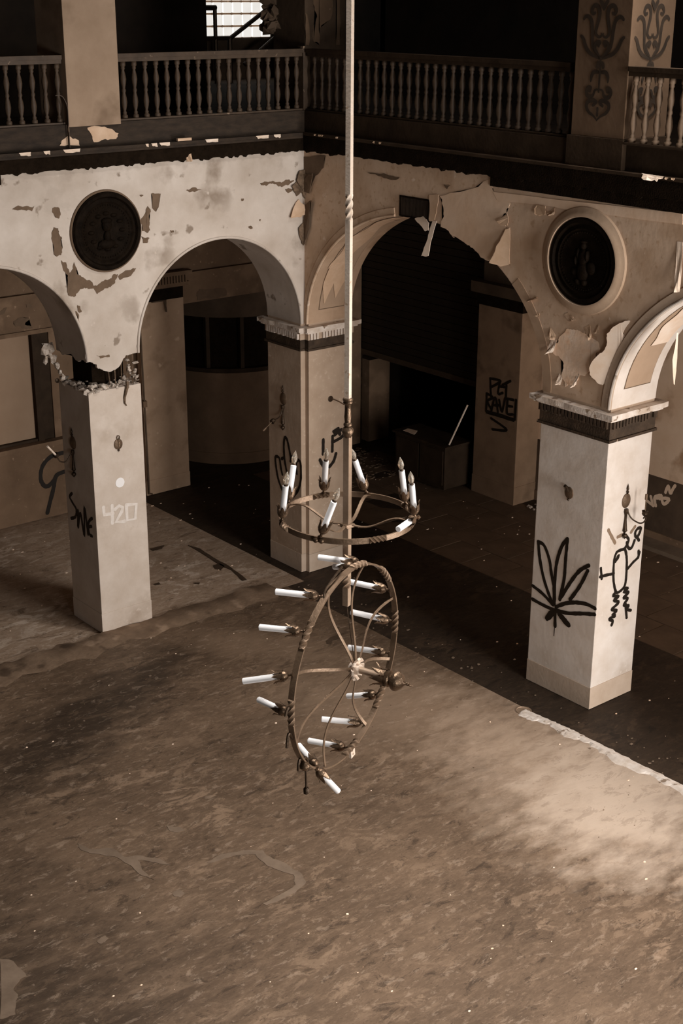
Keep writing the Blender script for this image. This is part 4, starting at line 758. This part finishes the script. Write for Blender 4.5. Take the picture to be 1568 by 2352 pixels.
balustrade('turned-baluster balustrade between pale gallery pier and corner', 'x', -2.155, .03, .10, [-2.08+k*st for k in range(18)], [(.085, .05)])
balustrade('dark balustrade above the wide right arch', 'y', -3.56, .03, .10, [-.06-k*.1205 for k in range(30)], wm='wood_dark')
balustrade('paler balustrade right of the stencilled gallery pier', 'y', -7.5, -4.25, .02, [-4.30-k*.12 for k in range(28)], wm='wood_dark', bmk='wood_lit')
gp1 = gp1x
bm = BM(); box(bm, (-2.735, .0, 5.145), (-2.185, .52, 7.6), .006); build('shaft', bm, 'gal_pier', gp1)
gp3 = empty('gallery_pier', (.28, -3.93, 4.955), 'gallery pier with brown stencilled scroll ornament', 'pier')
bm = BM(); box(bm, (.0, -4.225, 5.2), (.54, -3.66, 8.0), .005); build('shaft', bm, 'gal_shaded', gp3)
bm = BM(); box(bm, (-.02, -4.24, 4.955), (.55, -3.63, 5.2), .004); build('plinth', bm, 'wood_dark', gp3)
bm = BM(); ya = D['orn_y']
def orn(mp_of):
    S_ = []
    for s in D['orn']:
        S_.append([(q[0], q[1]) for q in s]); S_.append([(-q[0], q[1]) for q in s])
    bm = BM()
    ribbons(bm, S_, mp_of, .026, .0015, True, True)
    ribbons(bm, [[(0, D['orn_ax'][0]), (0, D['orn_ax'][1]-.03)]], mp_of, .02, .006)
    ribbons(bm, [[(0, 5.43), (0, 5.40), (0, 5.375)]], mp_of, .024, .006)
    return bm
build('stencil', orn(lambda u, z, d: Vector((-d, ya+u, z))), 'stain', gp3)
build('stencil', orn(lambda u, z, d: Vector((.27+u*.95, -4.225-d, z))), 'stain', gp3)
gp2 = empty('gallery_pier', (.37, .4, 4.95), 'dark corner gallery pier with peeling pale patches', 'pier')
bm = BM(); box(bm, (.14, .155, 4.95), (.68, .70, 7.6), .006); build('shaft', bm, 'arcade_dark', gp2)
bm = BM()
sheet(bm, [(.145, 5.8), (.19, 5.8), (.195, 6.0), (.17, 6.1), (.145, 6.12)], PY(.155), .003, .006, .008, 3)
sheet(bm, [(.25, 5.84), (.33, 5.8), (.32, 5.95), (.36, 6.0), (.45, 6.04), (.5, 6.1), (.5, 6.4), (.27, 6.4), (.25, 6.2), (.3, 6.08), (.25, 6.0)], PY(.155), .003, .006, .012, 4)
sheet(bm, [(.55, 5.8), (.61, 5.8), (.6, 6.3), (.55, 6.3)], PY(.155), .003, .006, .008, 3)
build('peeling_patches', bm, 'arcade', gp2)
bm = BM(); R = random.Random(8)
for k in range(26): lump(bm, (.09-abs(R.gauss(0, .05)), .62+R.gauss(0, .06), 5.98+R.uniform(-.08, .42)), R.uniform(.03, .07), (1, 1, 1), 100+k)
build('broken_plaster', bm, 'arcade_dark', gp2)
# gallery the photographer stands on, plus unseen slabs added to shade the upper gallery
bm = BM(); box(bm, (-14, -18, 4.7), (-9.0, -11.4, 4.95)); box(bm, (-3.4, -11.9, 4.75), (3.9, -8.1, 4.95)); box(bm, (-5.6, -11.9, 4.75), (-3.4, -9.7, 4.95)); K(build('ceiling', bm, 'arcade_dark'))
# gallery back walls (dark)
def wallbox(name, *bs, m='black'):
    bm = BM()
    for a, b in bs: box(bm, a, b)
    return K(build(name, bm, m))
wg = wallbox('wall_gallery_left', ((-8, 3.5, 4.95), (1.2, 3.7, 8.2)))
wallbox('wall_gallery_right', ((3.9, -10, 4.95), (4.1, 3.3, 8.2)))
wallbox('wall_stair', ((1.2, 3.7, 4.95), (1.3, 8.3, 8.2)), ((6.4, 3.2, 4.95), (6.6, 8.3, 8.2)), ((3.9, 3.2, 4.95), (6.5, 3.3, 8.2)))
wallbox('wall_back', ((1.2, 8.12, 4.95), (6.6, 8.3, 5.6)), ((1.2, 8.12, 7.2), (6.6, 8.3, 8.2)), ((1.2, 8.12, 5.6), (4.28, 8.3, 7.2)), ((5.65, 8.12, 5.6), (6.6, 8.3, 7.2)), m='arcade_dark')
# upper walls above the gallery openings and roof
wallbox('wall_upper_left', ((-8, .0, 7.6), (.6, .5, 10.8)), m='wall_drab')
wallbox('wall_upper_right', ((.55, -10, 7.6), (.8, 0, 8.6)), m='wall_drab')
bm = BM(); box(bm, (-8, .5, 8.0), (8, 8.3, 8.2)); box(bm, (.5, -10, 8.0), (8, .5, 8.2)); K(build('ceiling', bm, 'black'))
# glass block window
wn = K(empty('window_1', (4.97, 8.12, 5.6)))
bm = BM(); box(bm, (4.28, 8.15, 5.6), (5.65, 8.2, 7.2)); build('mortar_grid', bm, 'arcade', wn)
GB = BM(); box(GB, (0, 0, 0), (.168, .05, .163), .016); gme = bpy.data.meshes.new('glass_block'); GB.to_mesh(gme); GB.free(); gme.materials.append(MAT['block'])
for i in range(7):
    for k in range(8):
        o = bpy.data.objects.new('glass_block', gme); COL.objects.link(o); o.parent = wn; o.location = Vector((4.286+i*.195, 8.105, 5.606+k*.192))-wn.location
# stair railing in front of the window
t = empty('stair_railing', (4.6, 7.2, 4.95), 'dark metal stair railing in front of the glass block window', 'railing')
def P(x, z): return (x, 7.3, z)
build('post', tube(BM(), [P(3.95, 4.95), P(3.95, 6.1)], .032, 8), 'black_metal', t); build('post', tube(BM(), [P(4.22, 4.95), P(4.22, 5.64)], .04, 8), 'black_metal', t)
build('handrail', tube(BM(), [P(3.5, 6.08), P(3.97, 6.08)], .04, 8), 'black_metal', t)
build('handrail', tube(BM(), [P(3.5, 5.63), P(4.24, 5.63), P(5.3, 6.25)], .036, 8), 'black_metal', t)
build('lower_rail', tube(BM(), [P(4.5, 5.22), P(5.4, 5.80)], .036, 8), 'black_metal', t)
# ------------------------------------------------------------------ left arcade interior
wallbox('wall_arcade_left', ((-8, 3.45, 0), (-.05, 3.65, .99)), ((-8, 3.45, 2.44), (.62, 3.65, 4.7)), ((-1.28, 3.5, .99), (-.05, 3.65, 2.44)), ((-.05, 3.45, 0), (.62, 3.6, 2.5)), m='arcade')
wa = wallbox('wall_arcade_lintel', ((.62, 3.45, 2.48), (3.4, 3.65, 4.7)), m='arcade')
for p in D['lintelpatch']: build('paint_loss', sheet(BM(), p, PY(3.449), .004, .006, .01, 3), 'patch', wa)
bm = BM(); box(bm, (-8, 3.38, 2.84), (3.4, 3.45, 2.90)); box(bm, (-8, 3.41, 2.78), (3.4, 3.45, 2.84)); K(build('trim_5', bm, 'arcade'))
bm = BM(); box(bm, (-3.4, 3.42, 2.40), (-.1, 3.5, 2.45)); box(bm, (-3.4, 3.38, .96), (-.1, 3.5, 1.02)); K(build('trim_6', bm, 'arcade'))
wd = K(empty('window_2', (-2.3, 3.55, .99)))
bm = BM(); box(bm, (-3.6, 3.56, .99), (-1.52, 3.58, 2.44)); build('blind_board', bm, 'board', wd)
bm = BM(); box(bm, (-1.52, 3.48, .99), (-1.44, 3.58, 2.44)); box(bm, (-3.6, 3.5, .99), (-1.44, 3.58, 1.05)); build('window_frame', bm, 'wood_dark', wd)
bm = BM(); box(bm, (-1.44, 3.52, .99), (-.1, 3.56, 2.44)); build('dark_panel', bm, 'wood_dark', wd)
bm = BM(); lathe(bm, [(.02, 0), (.03, .03), (.0, .04)], (-1.2, 3.52, 1.75), (0, -1, 0), 10); build('knob', bm, 'black_metal', wd)
bp = empty('pilaster', (.27, 3.4, 0), 'drab wall pilaster with a dark capital seen through the left round arch', 'pilaster')
bm = BM(); box(bm, (-.06, 3.36, .2), (.62, 3.45, 2.6), .005); build('shaft', bm, 'pil', bp)
bm = BM(); box(bm, (-.065, 3.355, 0), (.625, 3.45, .202)); build('plinth', bm, 'pil', bp)
bm = BM(); box(bm, (-.08, 3.33, 2.60), (.60, 3.4, 2.75)); build('frieze', bm, 'cornice', bp)
bm = BM(); box(bm, (.12, 3.325, 2.585), (.34, 3.335, 2.60)); curl(bm, PY(3.33), [(.30, 2.6), (.34, 2.6), (.33, 2.44), (.31, 2.45)], .02, 0, 4); build('torn_strip', bm, 'arcade_dark', bp)
bm = BM()
for k in range(17): box(bm, (-.08+k*.044, 3.30, 2.80), (-.055+k*.044, 3.36, 2.90))
build('dentils', bm, 'arcade', bp, kind='stuff')
bm = BM(); box(bm, (-.1, 3.32, 2.75), (.70, 3.40, 2.80)); box(bm, (-.1, 3.28, 2.90), (.72, 3.40, 2.95)); build('capital', bm, 'arcade', bp)
t = tag(empty('conduit', (-.03, 3.34, 0)), 'thin vertical conduit pipe beside the back pilaster of the left arcade', 'pipe')
build('pipe', tube(BM(), [(-.09, 3.30, 2.6), (-.07, 3.3, .9), (-.05, 3.32, .03), (.0, 3.33, .02)], .012, 6), 'arcade_dark', t)
build('box', box(BM(), (-.11, 3.27, 1.25), (-.05, 3.34, 1.33)), 'arcade', t)
bm = BM(); ribbons(bm, D['gback'], PY(3.447), .055, .0018); ga = build('graffiti', bm, 'spray', bpy.data.objects['wall_arcade_left'])
# rounded ticket booth in the recess
tb = empty('ticket_booth', (2.2, 4.6, 0), 'rounded ticket booth with dark windows in the recess behind the left round arch', 'booth')
build('counter', lathe(BM(), [(1.06, 0), (1.06, .16), (1.05, .165), (1.05, 1.34), (0, 1.34)], (2.2, 4.6, 0), (0, 0, 1), 48), 'booth', tb, smooth=True)
build('counter_top', lathe(BM(), [(1.0, 1.34), (1.08, 1.34), (1.10, 1.37), (1.08, 1.40), (0, 1.40)], (2.2, 4.6, 0), (0, 0, 1), 48), 'wood_dark', tb, smooth=True)
build('fascia', lathe(BM(), [(0, 2.12), (1.06, 2.12), (1.06, 2.47), (0, 2.47)], (2.2, 4.6, 0), (0, 0, 1), 48), 'arcade_dark', tb, smooth=True)
bm = BM(); lathe(bm, [(.98, 1.40), (.98, 2.12)], (2.2, 4.6, 0), (0, 0, 1), 48); build('dark_glazing', bm, 'cornice', tb, smooth=True)
for k in range(7):
    a = math.radians(190+k*27); c = Vector((2.2+1.02*math.cos(a), 4.6+1.02*math.sin(a), 0))
    build('mullion', box(BM(), (c.x-.03, c.y-.03, 1.40), (c.x+.03, c.y+.03, 2.12)), 'wood_dark', tb)
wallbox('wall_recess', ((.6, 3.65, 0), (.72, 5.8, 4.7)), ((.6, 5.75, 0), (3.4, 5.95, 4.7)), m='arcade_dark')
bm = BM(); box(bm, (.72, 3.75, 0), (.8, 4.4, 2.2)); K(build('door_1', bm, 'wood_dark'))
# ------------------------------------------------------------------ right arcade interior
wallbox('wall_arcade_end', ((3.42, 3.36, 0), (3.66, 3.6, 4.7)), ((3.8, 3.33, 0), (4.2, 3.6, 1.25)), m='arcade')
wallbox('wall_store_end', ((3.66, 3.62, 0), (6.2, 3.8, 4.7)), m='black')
wallbox('wall_arcade_right', ((3.9, -10, .83), (4.1, .08, 4.7)), m='arc_r')
wallbox('wall_shutter_head', ((3.75, .82, 3.9), (3.9, 3.3, 4.7)))
wallbox('wall_store', ((6.2, -.2, 0), (6.4, 3.7, 4.7)), ((4.1, -.2, 0), (6.3, -.05, 4.7)))
dd = K(build('trim_7', box(BM(), (3.885, -10, .13), (4.1, .08, .835)), 'arcade_dark'))
K(build('baseboard_right', box(BM(), (3.87, -10, -.03), (4.1, .08, .135)), 'arcade'))
K(build('trim_8', box(BM(), (3.62, -10, -.03), (3.87, -1.3, .05)), 'worn'))
bm = BM(); ribbons(bm, D['gdado'], PX(3.885), .04, .002); build('graffiti', bm, 'border', dd)
wp = empty('pilaster', (3.65, .4, 0), 'drab pilaster with black sprayed lettering in the dark right arcade', 'pilaster')
bm = BM(); box(bm, (3.48, .03, .24), (3.9, .8, 2.56), .005); build('shaft', bm, 'pil_dark', wp)
bm = BM(); box(bm, (3.475, .025, -.03), (3.9, .805, .242)); build('plinth', bm, 'pil_dark', wp)
bm = BM(); box(bm, (3.46, .01, 2.56), (3.9, .82, 2.72)); build('frieze', bm, 'cornice', wp)
bm = BM(); box(bm, (3.40, -.05, 2.72), (3.9, .88, 2.86)); build('capital', bm, 'arcade_dark', wp)
bm = BM(); ribbons(bm, D['gpet'], PX(3.48), .036, .0018); build('graffiti', bm, 'spray', wp)
wallbox('wall_pilaster_head', ((3.55, .03, 2.86), (3.9, .8, 4.7)), m='arcade_dark')
rs = empty('roller_shutter', (3.68, 2.16, 1.4), 'half-lowered dark roller shutter over the opening in the right arcade', 'shutter')
SM = BM(); box(SM, (0, -1.25, 0), (.03, 1.25, .095), .01); sme = bpy.data.meshes.new('slat'); SM.to_mesh(sme); SM.free(); sme.materials.append(MAT['shutter'])
for k in range(25):
    o = bpy.data.objects.new('slat', sme); COL.objects.link(o); o.parent = rs; o.location = (0, 0, .05+k*.1)
build('bottom_bar', box(BM(), (-.02, -1.26, -.03), (.05, 1.26, .05), .008), 'wood_mid', rs, local=True)
build('guide_rail', box(BM(), (-.03, -1.32, -1.4), (.06, -1.26, 2.5)), 'black_metal', rs, local=True); build('guide_rail', box(BM(), (-.03, 1.26, -1.4), (.06, 1.32, 2.5)), 'black_metal', rs, local=True)
t = empty('cabinet', (3.35, 1.45, -.004), 'low dark cabinet standing before the roller shutter', 'cabinet')
bm = BM(); box(bm, (3.1, .95, .04), (3.55, 1.95, .62), .01); build('body', bm, 'wood_dark', t)
bm = BM(); box(bm, (3.07, .92, .62), (3.58, 1.98, .65), .005); build('top', bm, 'wood_dark', t)
for k in range(2): build('door', box(BM(), (3.085, .98+k*.48, .1), (3.1, 1.43+k*.48, .58), .004), 'wood_dark', t)
bm = BM(); sheet(bm, [(3.15, 1.62), (3.3, 1.72), (3.27, 1.88), (3.16, 1.86)], PZ(.65), .006, .005, .006, 2)
tag(build('paper_scrap', bm, 'bare'), 'pale scrap of card lying on the low dark cabinet', 'paper')
bm = BM(); tube(bm, [(3.2, .98, .655), (3.4, .86, 1.2)], .012, 6); tag(build('stick', bm, 'flake'), 'thin white stick standing on the dark cabinet', 'stick')
bm = BM(); R = random.Random(4)
for k in range(14): lump(bm, (3.55+R.uniform(0, .35), -.1-R.uniform(0, .25), .0+R.uniform(0, .02)), R.uniform(.012, .03), (1, 1, .6), 200+k)
o = build('plaster_lumps', bm, 'rubble'); o['kind'] = 'stuff'; tag(o, 'pale plaster lumps at the foot of the lettered pilaster', 'debris')
# ------------------------------------------------------------------ chandelier
ax, ay = D['ch_axis']; Z1 = D['ring1_z']; R1 = D['ring1_r']; rz = D['rodz']
ch = empty('chandelier', (ax, ay, rz['1390']), 'broken two-ring candle chandelier on a long rod, lower ring hanging tilted', 'chandelier')
def V(x, y, z): return Vector((x, y, z))
view = Vector(CAM['f']); upz = Vector((0, 0, 1))
sidev = Vector((math.cos(math.radians(20)), math.sin(math.radians(20)), 0))
zt = rz['445']; zb = rz['505']
zs = [10.8]+[zt]+[zt+(zb-zt)*k/24 for k in range(1, 25)]+[rz['918']]
tw = [0, 0]+[math.pi*1.5*k/24 for k in range(1, 25)]+[math.pi*1.5]
build('hanging_rod', sweep(BM(), [V(ax, ay, z) for z in zs], sidev, .028, .028, tw), 'rod', ch)
z0 = rz['918']; z1 = rz['978']; z2 = rz['1003']
build('collar', lathe(BM(), [(.0, 0), (.026, 0), (.028, .008), (.024, .016), (.026, .024), (.017, .034), (.016, .06), (.019, .10), (.016, z0-z1-.01), (.022, z0-z1-.004), (.023, z0-z1+.004), (.016, z0-z1+.008), (.03, z0-z1+.025), (.032, z0-z1+.04), (.022, z0-z1+.062), (.012, z0-z1+.085), (.0, z0-z1+.085)], (ax, ay, z0+.008), (0, 0, -1), 18), 'brass', ch, smooth=True)
ze = rz['1390']; zq = rz['1330']
zs = [z2]+[zq+.02]+[zq+.02-.07*k/12 for k in range(1, 13)]+[ze]
tw = [0, 0]+[math.pi*k/12 for k in range(1, 13)]+[math.pi]
build('lower_rod', sweep(BM(), [V(ax, ay, z) for z in zs], sidev, .034, .034, tw), 'rod_dark', ch)
def ring_mesh(c, n, e1, e2, r, wd, th, twists, extra=.0):
    c, n, e1, e2 = Vector(c), Vector(n), Vector(e1), Vector(e2); pts = []; ups = []; tw = []; N = 800
    span = 15.0
    for k in range(N):
        a = 360*k/N; pts.append(c+(e1*math.cos(math.radians(a))+e2*math.sin(math.radians(a)))*r); ups.append(n)
        ph = 0
        for t in twists:
            d = ((a-t+180) % 360)-180
            ph += math.pi*2*min(1, max(0, (d+span/2)/span))
        tw.append(ph)
    W_ = [wd]*N; T_ = [th]*N
    for k in range(N):
        a = 360*k/N
        for t in twists:
            d = abs(((a-t+180) % 360)-180)
            if d < span/2: W_[k] = wd*.85; T_[k] = wd*.8
    return sweep(BM(), pts, ups, W_, T_, tw, closed=True)
ur = build('upper_ring', ring_mesh((ax, ay, Z1), (0, 0, 1), (1, 0, 0), (0, 1, 0), R1, .030, .009, [74, -104, -15, 165]), 'iron', ch)
def holder(base, d, L, out, sleeve=True, bulb=True, cupm='brass', stemlen=.022):
    """candle holder: cup with leaf petals on a stem; sleeve and bulb are its sub-parts"""
    base = Vector(base); d = Vector(d).normalized(); x, y, _ = frame(d); bm = BM()
    lathe(bm, [(.0, 0), (.013, 0), (.013, .006), (.007, .010), (.007, stemlen), (.018, stemlen+.006), (.027, stemlen+.02), (.028, stemlen+.034), (.022, stemlen+.046), (.017, stemlen+.046), (.0, stemlen+.044)], base, d, 14)
    for k in range(6):                      # pointed leaves flaring off the cup
        a = 6.283*k/6; o = x*math.cos(a)+y*math.sin(a); s = d.cross(o); c = base+d*(stemlen+.028)
        rows = []
        for (h, ro, wd_) in ((0, .027, .013), (.02, .029, .012), (.038, .031, .008), (.052, .038, .001)):
            p = c+d*h+o*ro; rows.append([bm.verts.new(p-s*wd_), bm.verts.new(p+o*.003), bm.verts.new(p+s*wd_)])
        for A, B in zip(rows, rows[1:]):
            for i in range(2): bm.faces.new((A[i], A[i+1], B[i+1], B[i]))
    cup = build('candle_cup', bm, cupm, ch, smooth=True)
    s0 = stemlen+.04
    if sleeve:
        build('candle_sleeve', lathe(BM(), [(.0, 0), (.0165, 0), (.0165, L-s0-.003), (.0135, L-s0), (.0, L-s0)], base+d*s0, d, 16), 'candle', cup, smooth=True)
    if bulb:
        b0 = base+d*L
        build('socket', lathe(BM(), [(.012, 0), (.012, .010), (.0, .010)], b0, d, 12), 'socket', cup, smooth=True)
        build('bulb', lathe(BM(), [(.009, 0), (.012, .008), (.0165, .022), (.016, .034), (.011, .05), (.005, .064), (.0, .075)], b0+d*.008, d, 14), 'glass', cup, smooth=True)
    return cup
for a, x, y, z in D['r1c']:
    a_ = math.radians(a); b = V(ax+R1*math.cos(a_), ay+R1*math.sin(a_), Z1+.012)
    holder(b, (x, y, z), .215, None)
a_ = math.radians(-59); b = V(ax+R1*math.cos(a_), ay+R1*math.sin(a_), Z1+.03)          # toppled candle lying along the ring
g_ = math.radians(-59-27); b2 = V(ax+R1*1.03*math.cos(g_), ay+R1*1.03*math.sin(g_), Z1+.03)
holder(b+(b-b2).normalized()*.03, b2-b, .19, None, True, False, stemlen=.012)
for i, (a, dz) in enumerate(zip(D['r1arms'], (-.06, -.06, -.06, -.05))):
    a_ = math.radians(a); p = V(ax+R1*math.cos(a_), ay+R1*math.sin(a_), Z1); pts = []
    for k in range(15):
        s = k/14; q = p.lerp(V(ax, ay, rz['1205']+.01), s); q.z += .03*math.sin(s*6.283)*(1-s*.3); pts.append(q)
    o_ = V(-math.sin(a_), math.cos(a_), 0)
    build('arm', sweep(BM(), pts, o_, .018, .005), 'iron', ch)
bm = BM(); box(bm, (ax-.03, ay-.03, rz['1205']-.012), (ax+.03, ay+.03, rz['1205']+.008), .004)
for k in range(4):
    a_ = math.radians(45+90*k); tube(bm, [V(ax+.02*math.cos(a_), ay+.02*math.sin(a_), rz['1205']-.004), V(ax+.05*math.cos(a_), ay+.05*math.sin(a_), rz['1205']-.006)], .006, 6)
build('arm_clamp', bm, 'iron', ch)
for a in (205, -150, -40):
    a_ = math.radians(a); p = V(ax+R1*math.cos(a_), ay+R1*math.sin(a_), Z1); d = V(math.cos(a_), math.sin(a_), 0)
    build('ring_knob', lathe(BM(), [(.0, 0), (.011, 0), (.008, .012), (.014, .022), (.0, .034)], p, d, 10), 'brass', ch, smooth=True)
r2 = D['r2']; c2, n2, e1, e2, rr = Vector(r2['c']), Vector(r2['n']), Vector(r2['e1']), Vector(r2['e2']), r2['r']
build('lower_ring', ring_mesh(c2, n2, e1, e2, rr, .034, .010, D['r2tw']), 'iron', ch)
def on2(a, k=1.0): a = math.radians(a); return c2+(e1*math.cos(a)+e2*math.sin(a))*rr*k
for a, x, y, z, L in D['r2c']:
    holder(on2(a)-n2*.012, (x, y, z), L, None, True, False, 'brass')
    p = on2(a)
f = D['r2fallen']; holder(on2(f[0])+n2*.02, f[1:], .225, None, True, False, stemlen=.012)
hub = c2+n2*.056
for i, a in enumerate(D['r2arms']):
    p = on2(a); o_ = (e2*math.cos(math.radians(a))-e1*math.sin(math.radians(a))); pts = []
    for k in range(21):
        s = k/20; q = p.lerp(hub, s); q -= n2*(.10*math.sin(math.pi*s)*(1-s)); pts.append(q)
    build('arm', sweep(BM(), pts, o_, .017, .005), 'iron', ch)
bm = BM(); x, y, _ = frame(n2)
for k in range(8):
    a = 6.283*k/8; o_ = x*math.cos(a)+y*math.sin(a); s_ = n2.cross(o_)
    sweep(bm, [hub+o_*.012, hub+o_*.045+n2*.004, hub+o_*.062+n2*.02], s_, .024, .012)
lathe(bm, [(.0, -.03), (.028, -.03), (.032, 0), (.03, .03), (.0, .035)], hub, n2, 12)
build('hub', bm, 'rod', ch)
build('hub_stem', lathe(BM(), [(.0, 0), (.02, 0), (.018, .12), (.022, .14), (.0, .14)], hub+n2*.03, n2, 12), 'rod_dark', ch, smooth=True)
fb = hub+n2*.16
fin = build('finial', lathe(BM(), [(.0, 0), (.022, 0), (.04, .02), (.046, .05), (.03, .066), (.05, .072), (.056, .085), (.054, .10), (.035, .125), (.012, .138), (.007, .15), (.010, .156), (.006, .164), (.010, .172), (.003, .182), (.0, .19)], fb, n2, 20), 'brass', ch, smooth=True)
bm = BM()
for k in range(7):
    a = 6.283*k/7; o_ = x*math.cos(a)+y*math.sin(a); s_ = n2.cross(o_); rows = []
    for (h, ro, wd_) in ((.03, .045, .018), (.0, .044, .016), (-.025, .05, .010), (-.045, .064, .001)):
        p = fb+n2*h+o_*ro; rows.append([bm.verts.new(p-s_*wd_), bm.verts.new(p+o_*.004), bm.verts.new(p+s_*wd_)])
    for A, B in zip(rows, rows[1:]):
        for i in range(2): bm.faces.new((A[i], A[i+1], B[i+1], B[i]))
build('leaf_cup', bm, 'brass', fin, smooth=True)
# clip bracket with a hole, dangling socket, wires
p = on2(D['r2clip']); bm = BM(); o_ = (p-c2).normalized(); tt = n2.cross(o_)
sweep(bm, [p+o_*.0, p+o_*.03, p+o_*.065], tt, .044, .014); lathe(bm, [(.006, 0), (.006, .008), (.0, .008)], p+o_*.045+n2*.004, n2, 8); build('mount_clip', bm, 'rod', ch)
p = on2(D['r2dangle'])
cup = build('candle_cup', lathe(BM(), [(.0, -.01), (.012, 0), (.026, .02), (.028, .035), (.018, .05), (.0, .052)], p, (0.1, -.3, -1), 14), 'brass', ch, smooth=True)
bm = BM()
for sgn in (-1, 1):
    tube(bm, smooth_line([p, p+e2*.02*sgn+V(0, 0, .02), p+e2*.05*sgn+V(0, 0, .0), p+e2*.06*sgn+V(0, 0, -.06)], 4), [.007]*12+[.002], 6)
build('torn_leaf', bm, 'black_metal', cup, smooth=True)
build('socket_wire', tube(BM(), [p+V(.005, -.015, -.04), p+V(.006, -.016, -.12), p+V(.007, -.016, -.16)], .0065, 6), 'black_metal', cup)
build('dangling_socket', lathe(BM(), [(.0, 0), (.010, 0), (.016, .008), (.015, .035), (.0, .037)], p+V(.007, -.016, -.155), (0, 0, -1), 12), 'black_metal', cup, smooth=True)
p = on2(116); bm = BM(); tube(bm, smooth_line([p, p+e2*.03+V(0, 0, .03), p+e2*.06+V(0, 0, -.02)], 5), .008, 6); tube(bm, smooth_line([on2(133), on2(133)+e2*.05+V(0, 0, .03), on2(133)+e2*.07-V(0, 0, .05)], 5), .008, 6); build('torn_leaf', bm, 'black_metal', ch, smooth=True)
build('cable', tube(BM(), smooth_line([V(ax, ay, rz['1310']), V(ax-.03, ay+.02, rz['1310']-.01), on2(30)-n2*.02+V(0, 0, .03), on2(48)-n2*.01+V(0, 0, .02), on2(52)], 8), .006, 6), 'black_metal', ch)
build('hanging_wire', tube(BM(), [V(ax, ay, ze+.01), V(ax, ay, ze).lerp(hub, .5), hub], .0025, 5), 'black_metal', ch)
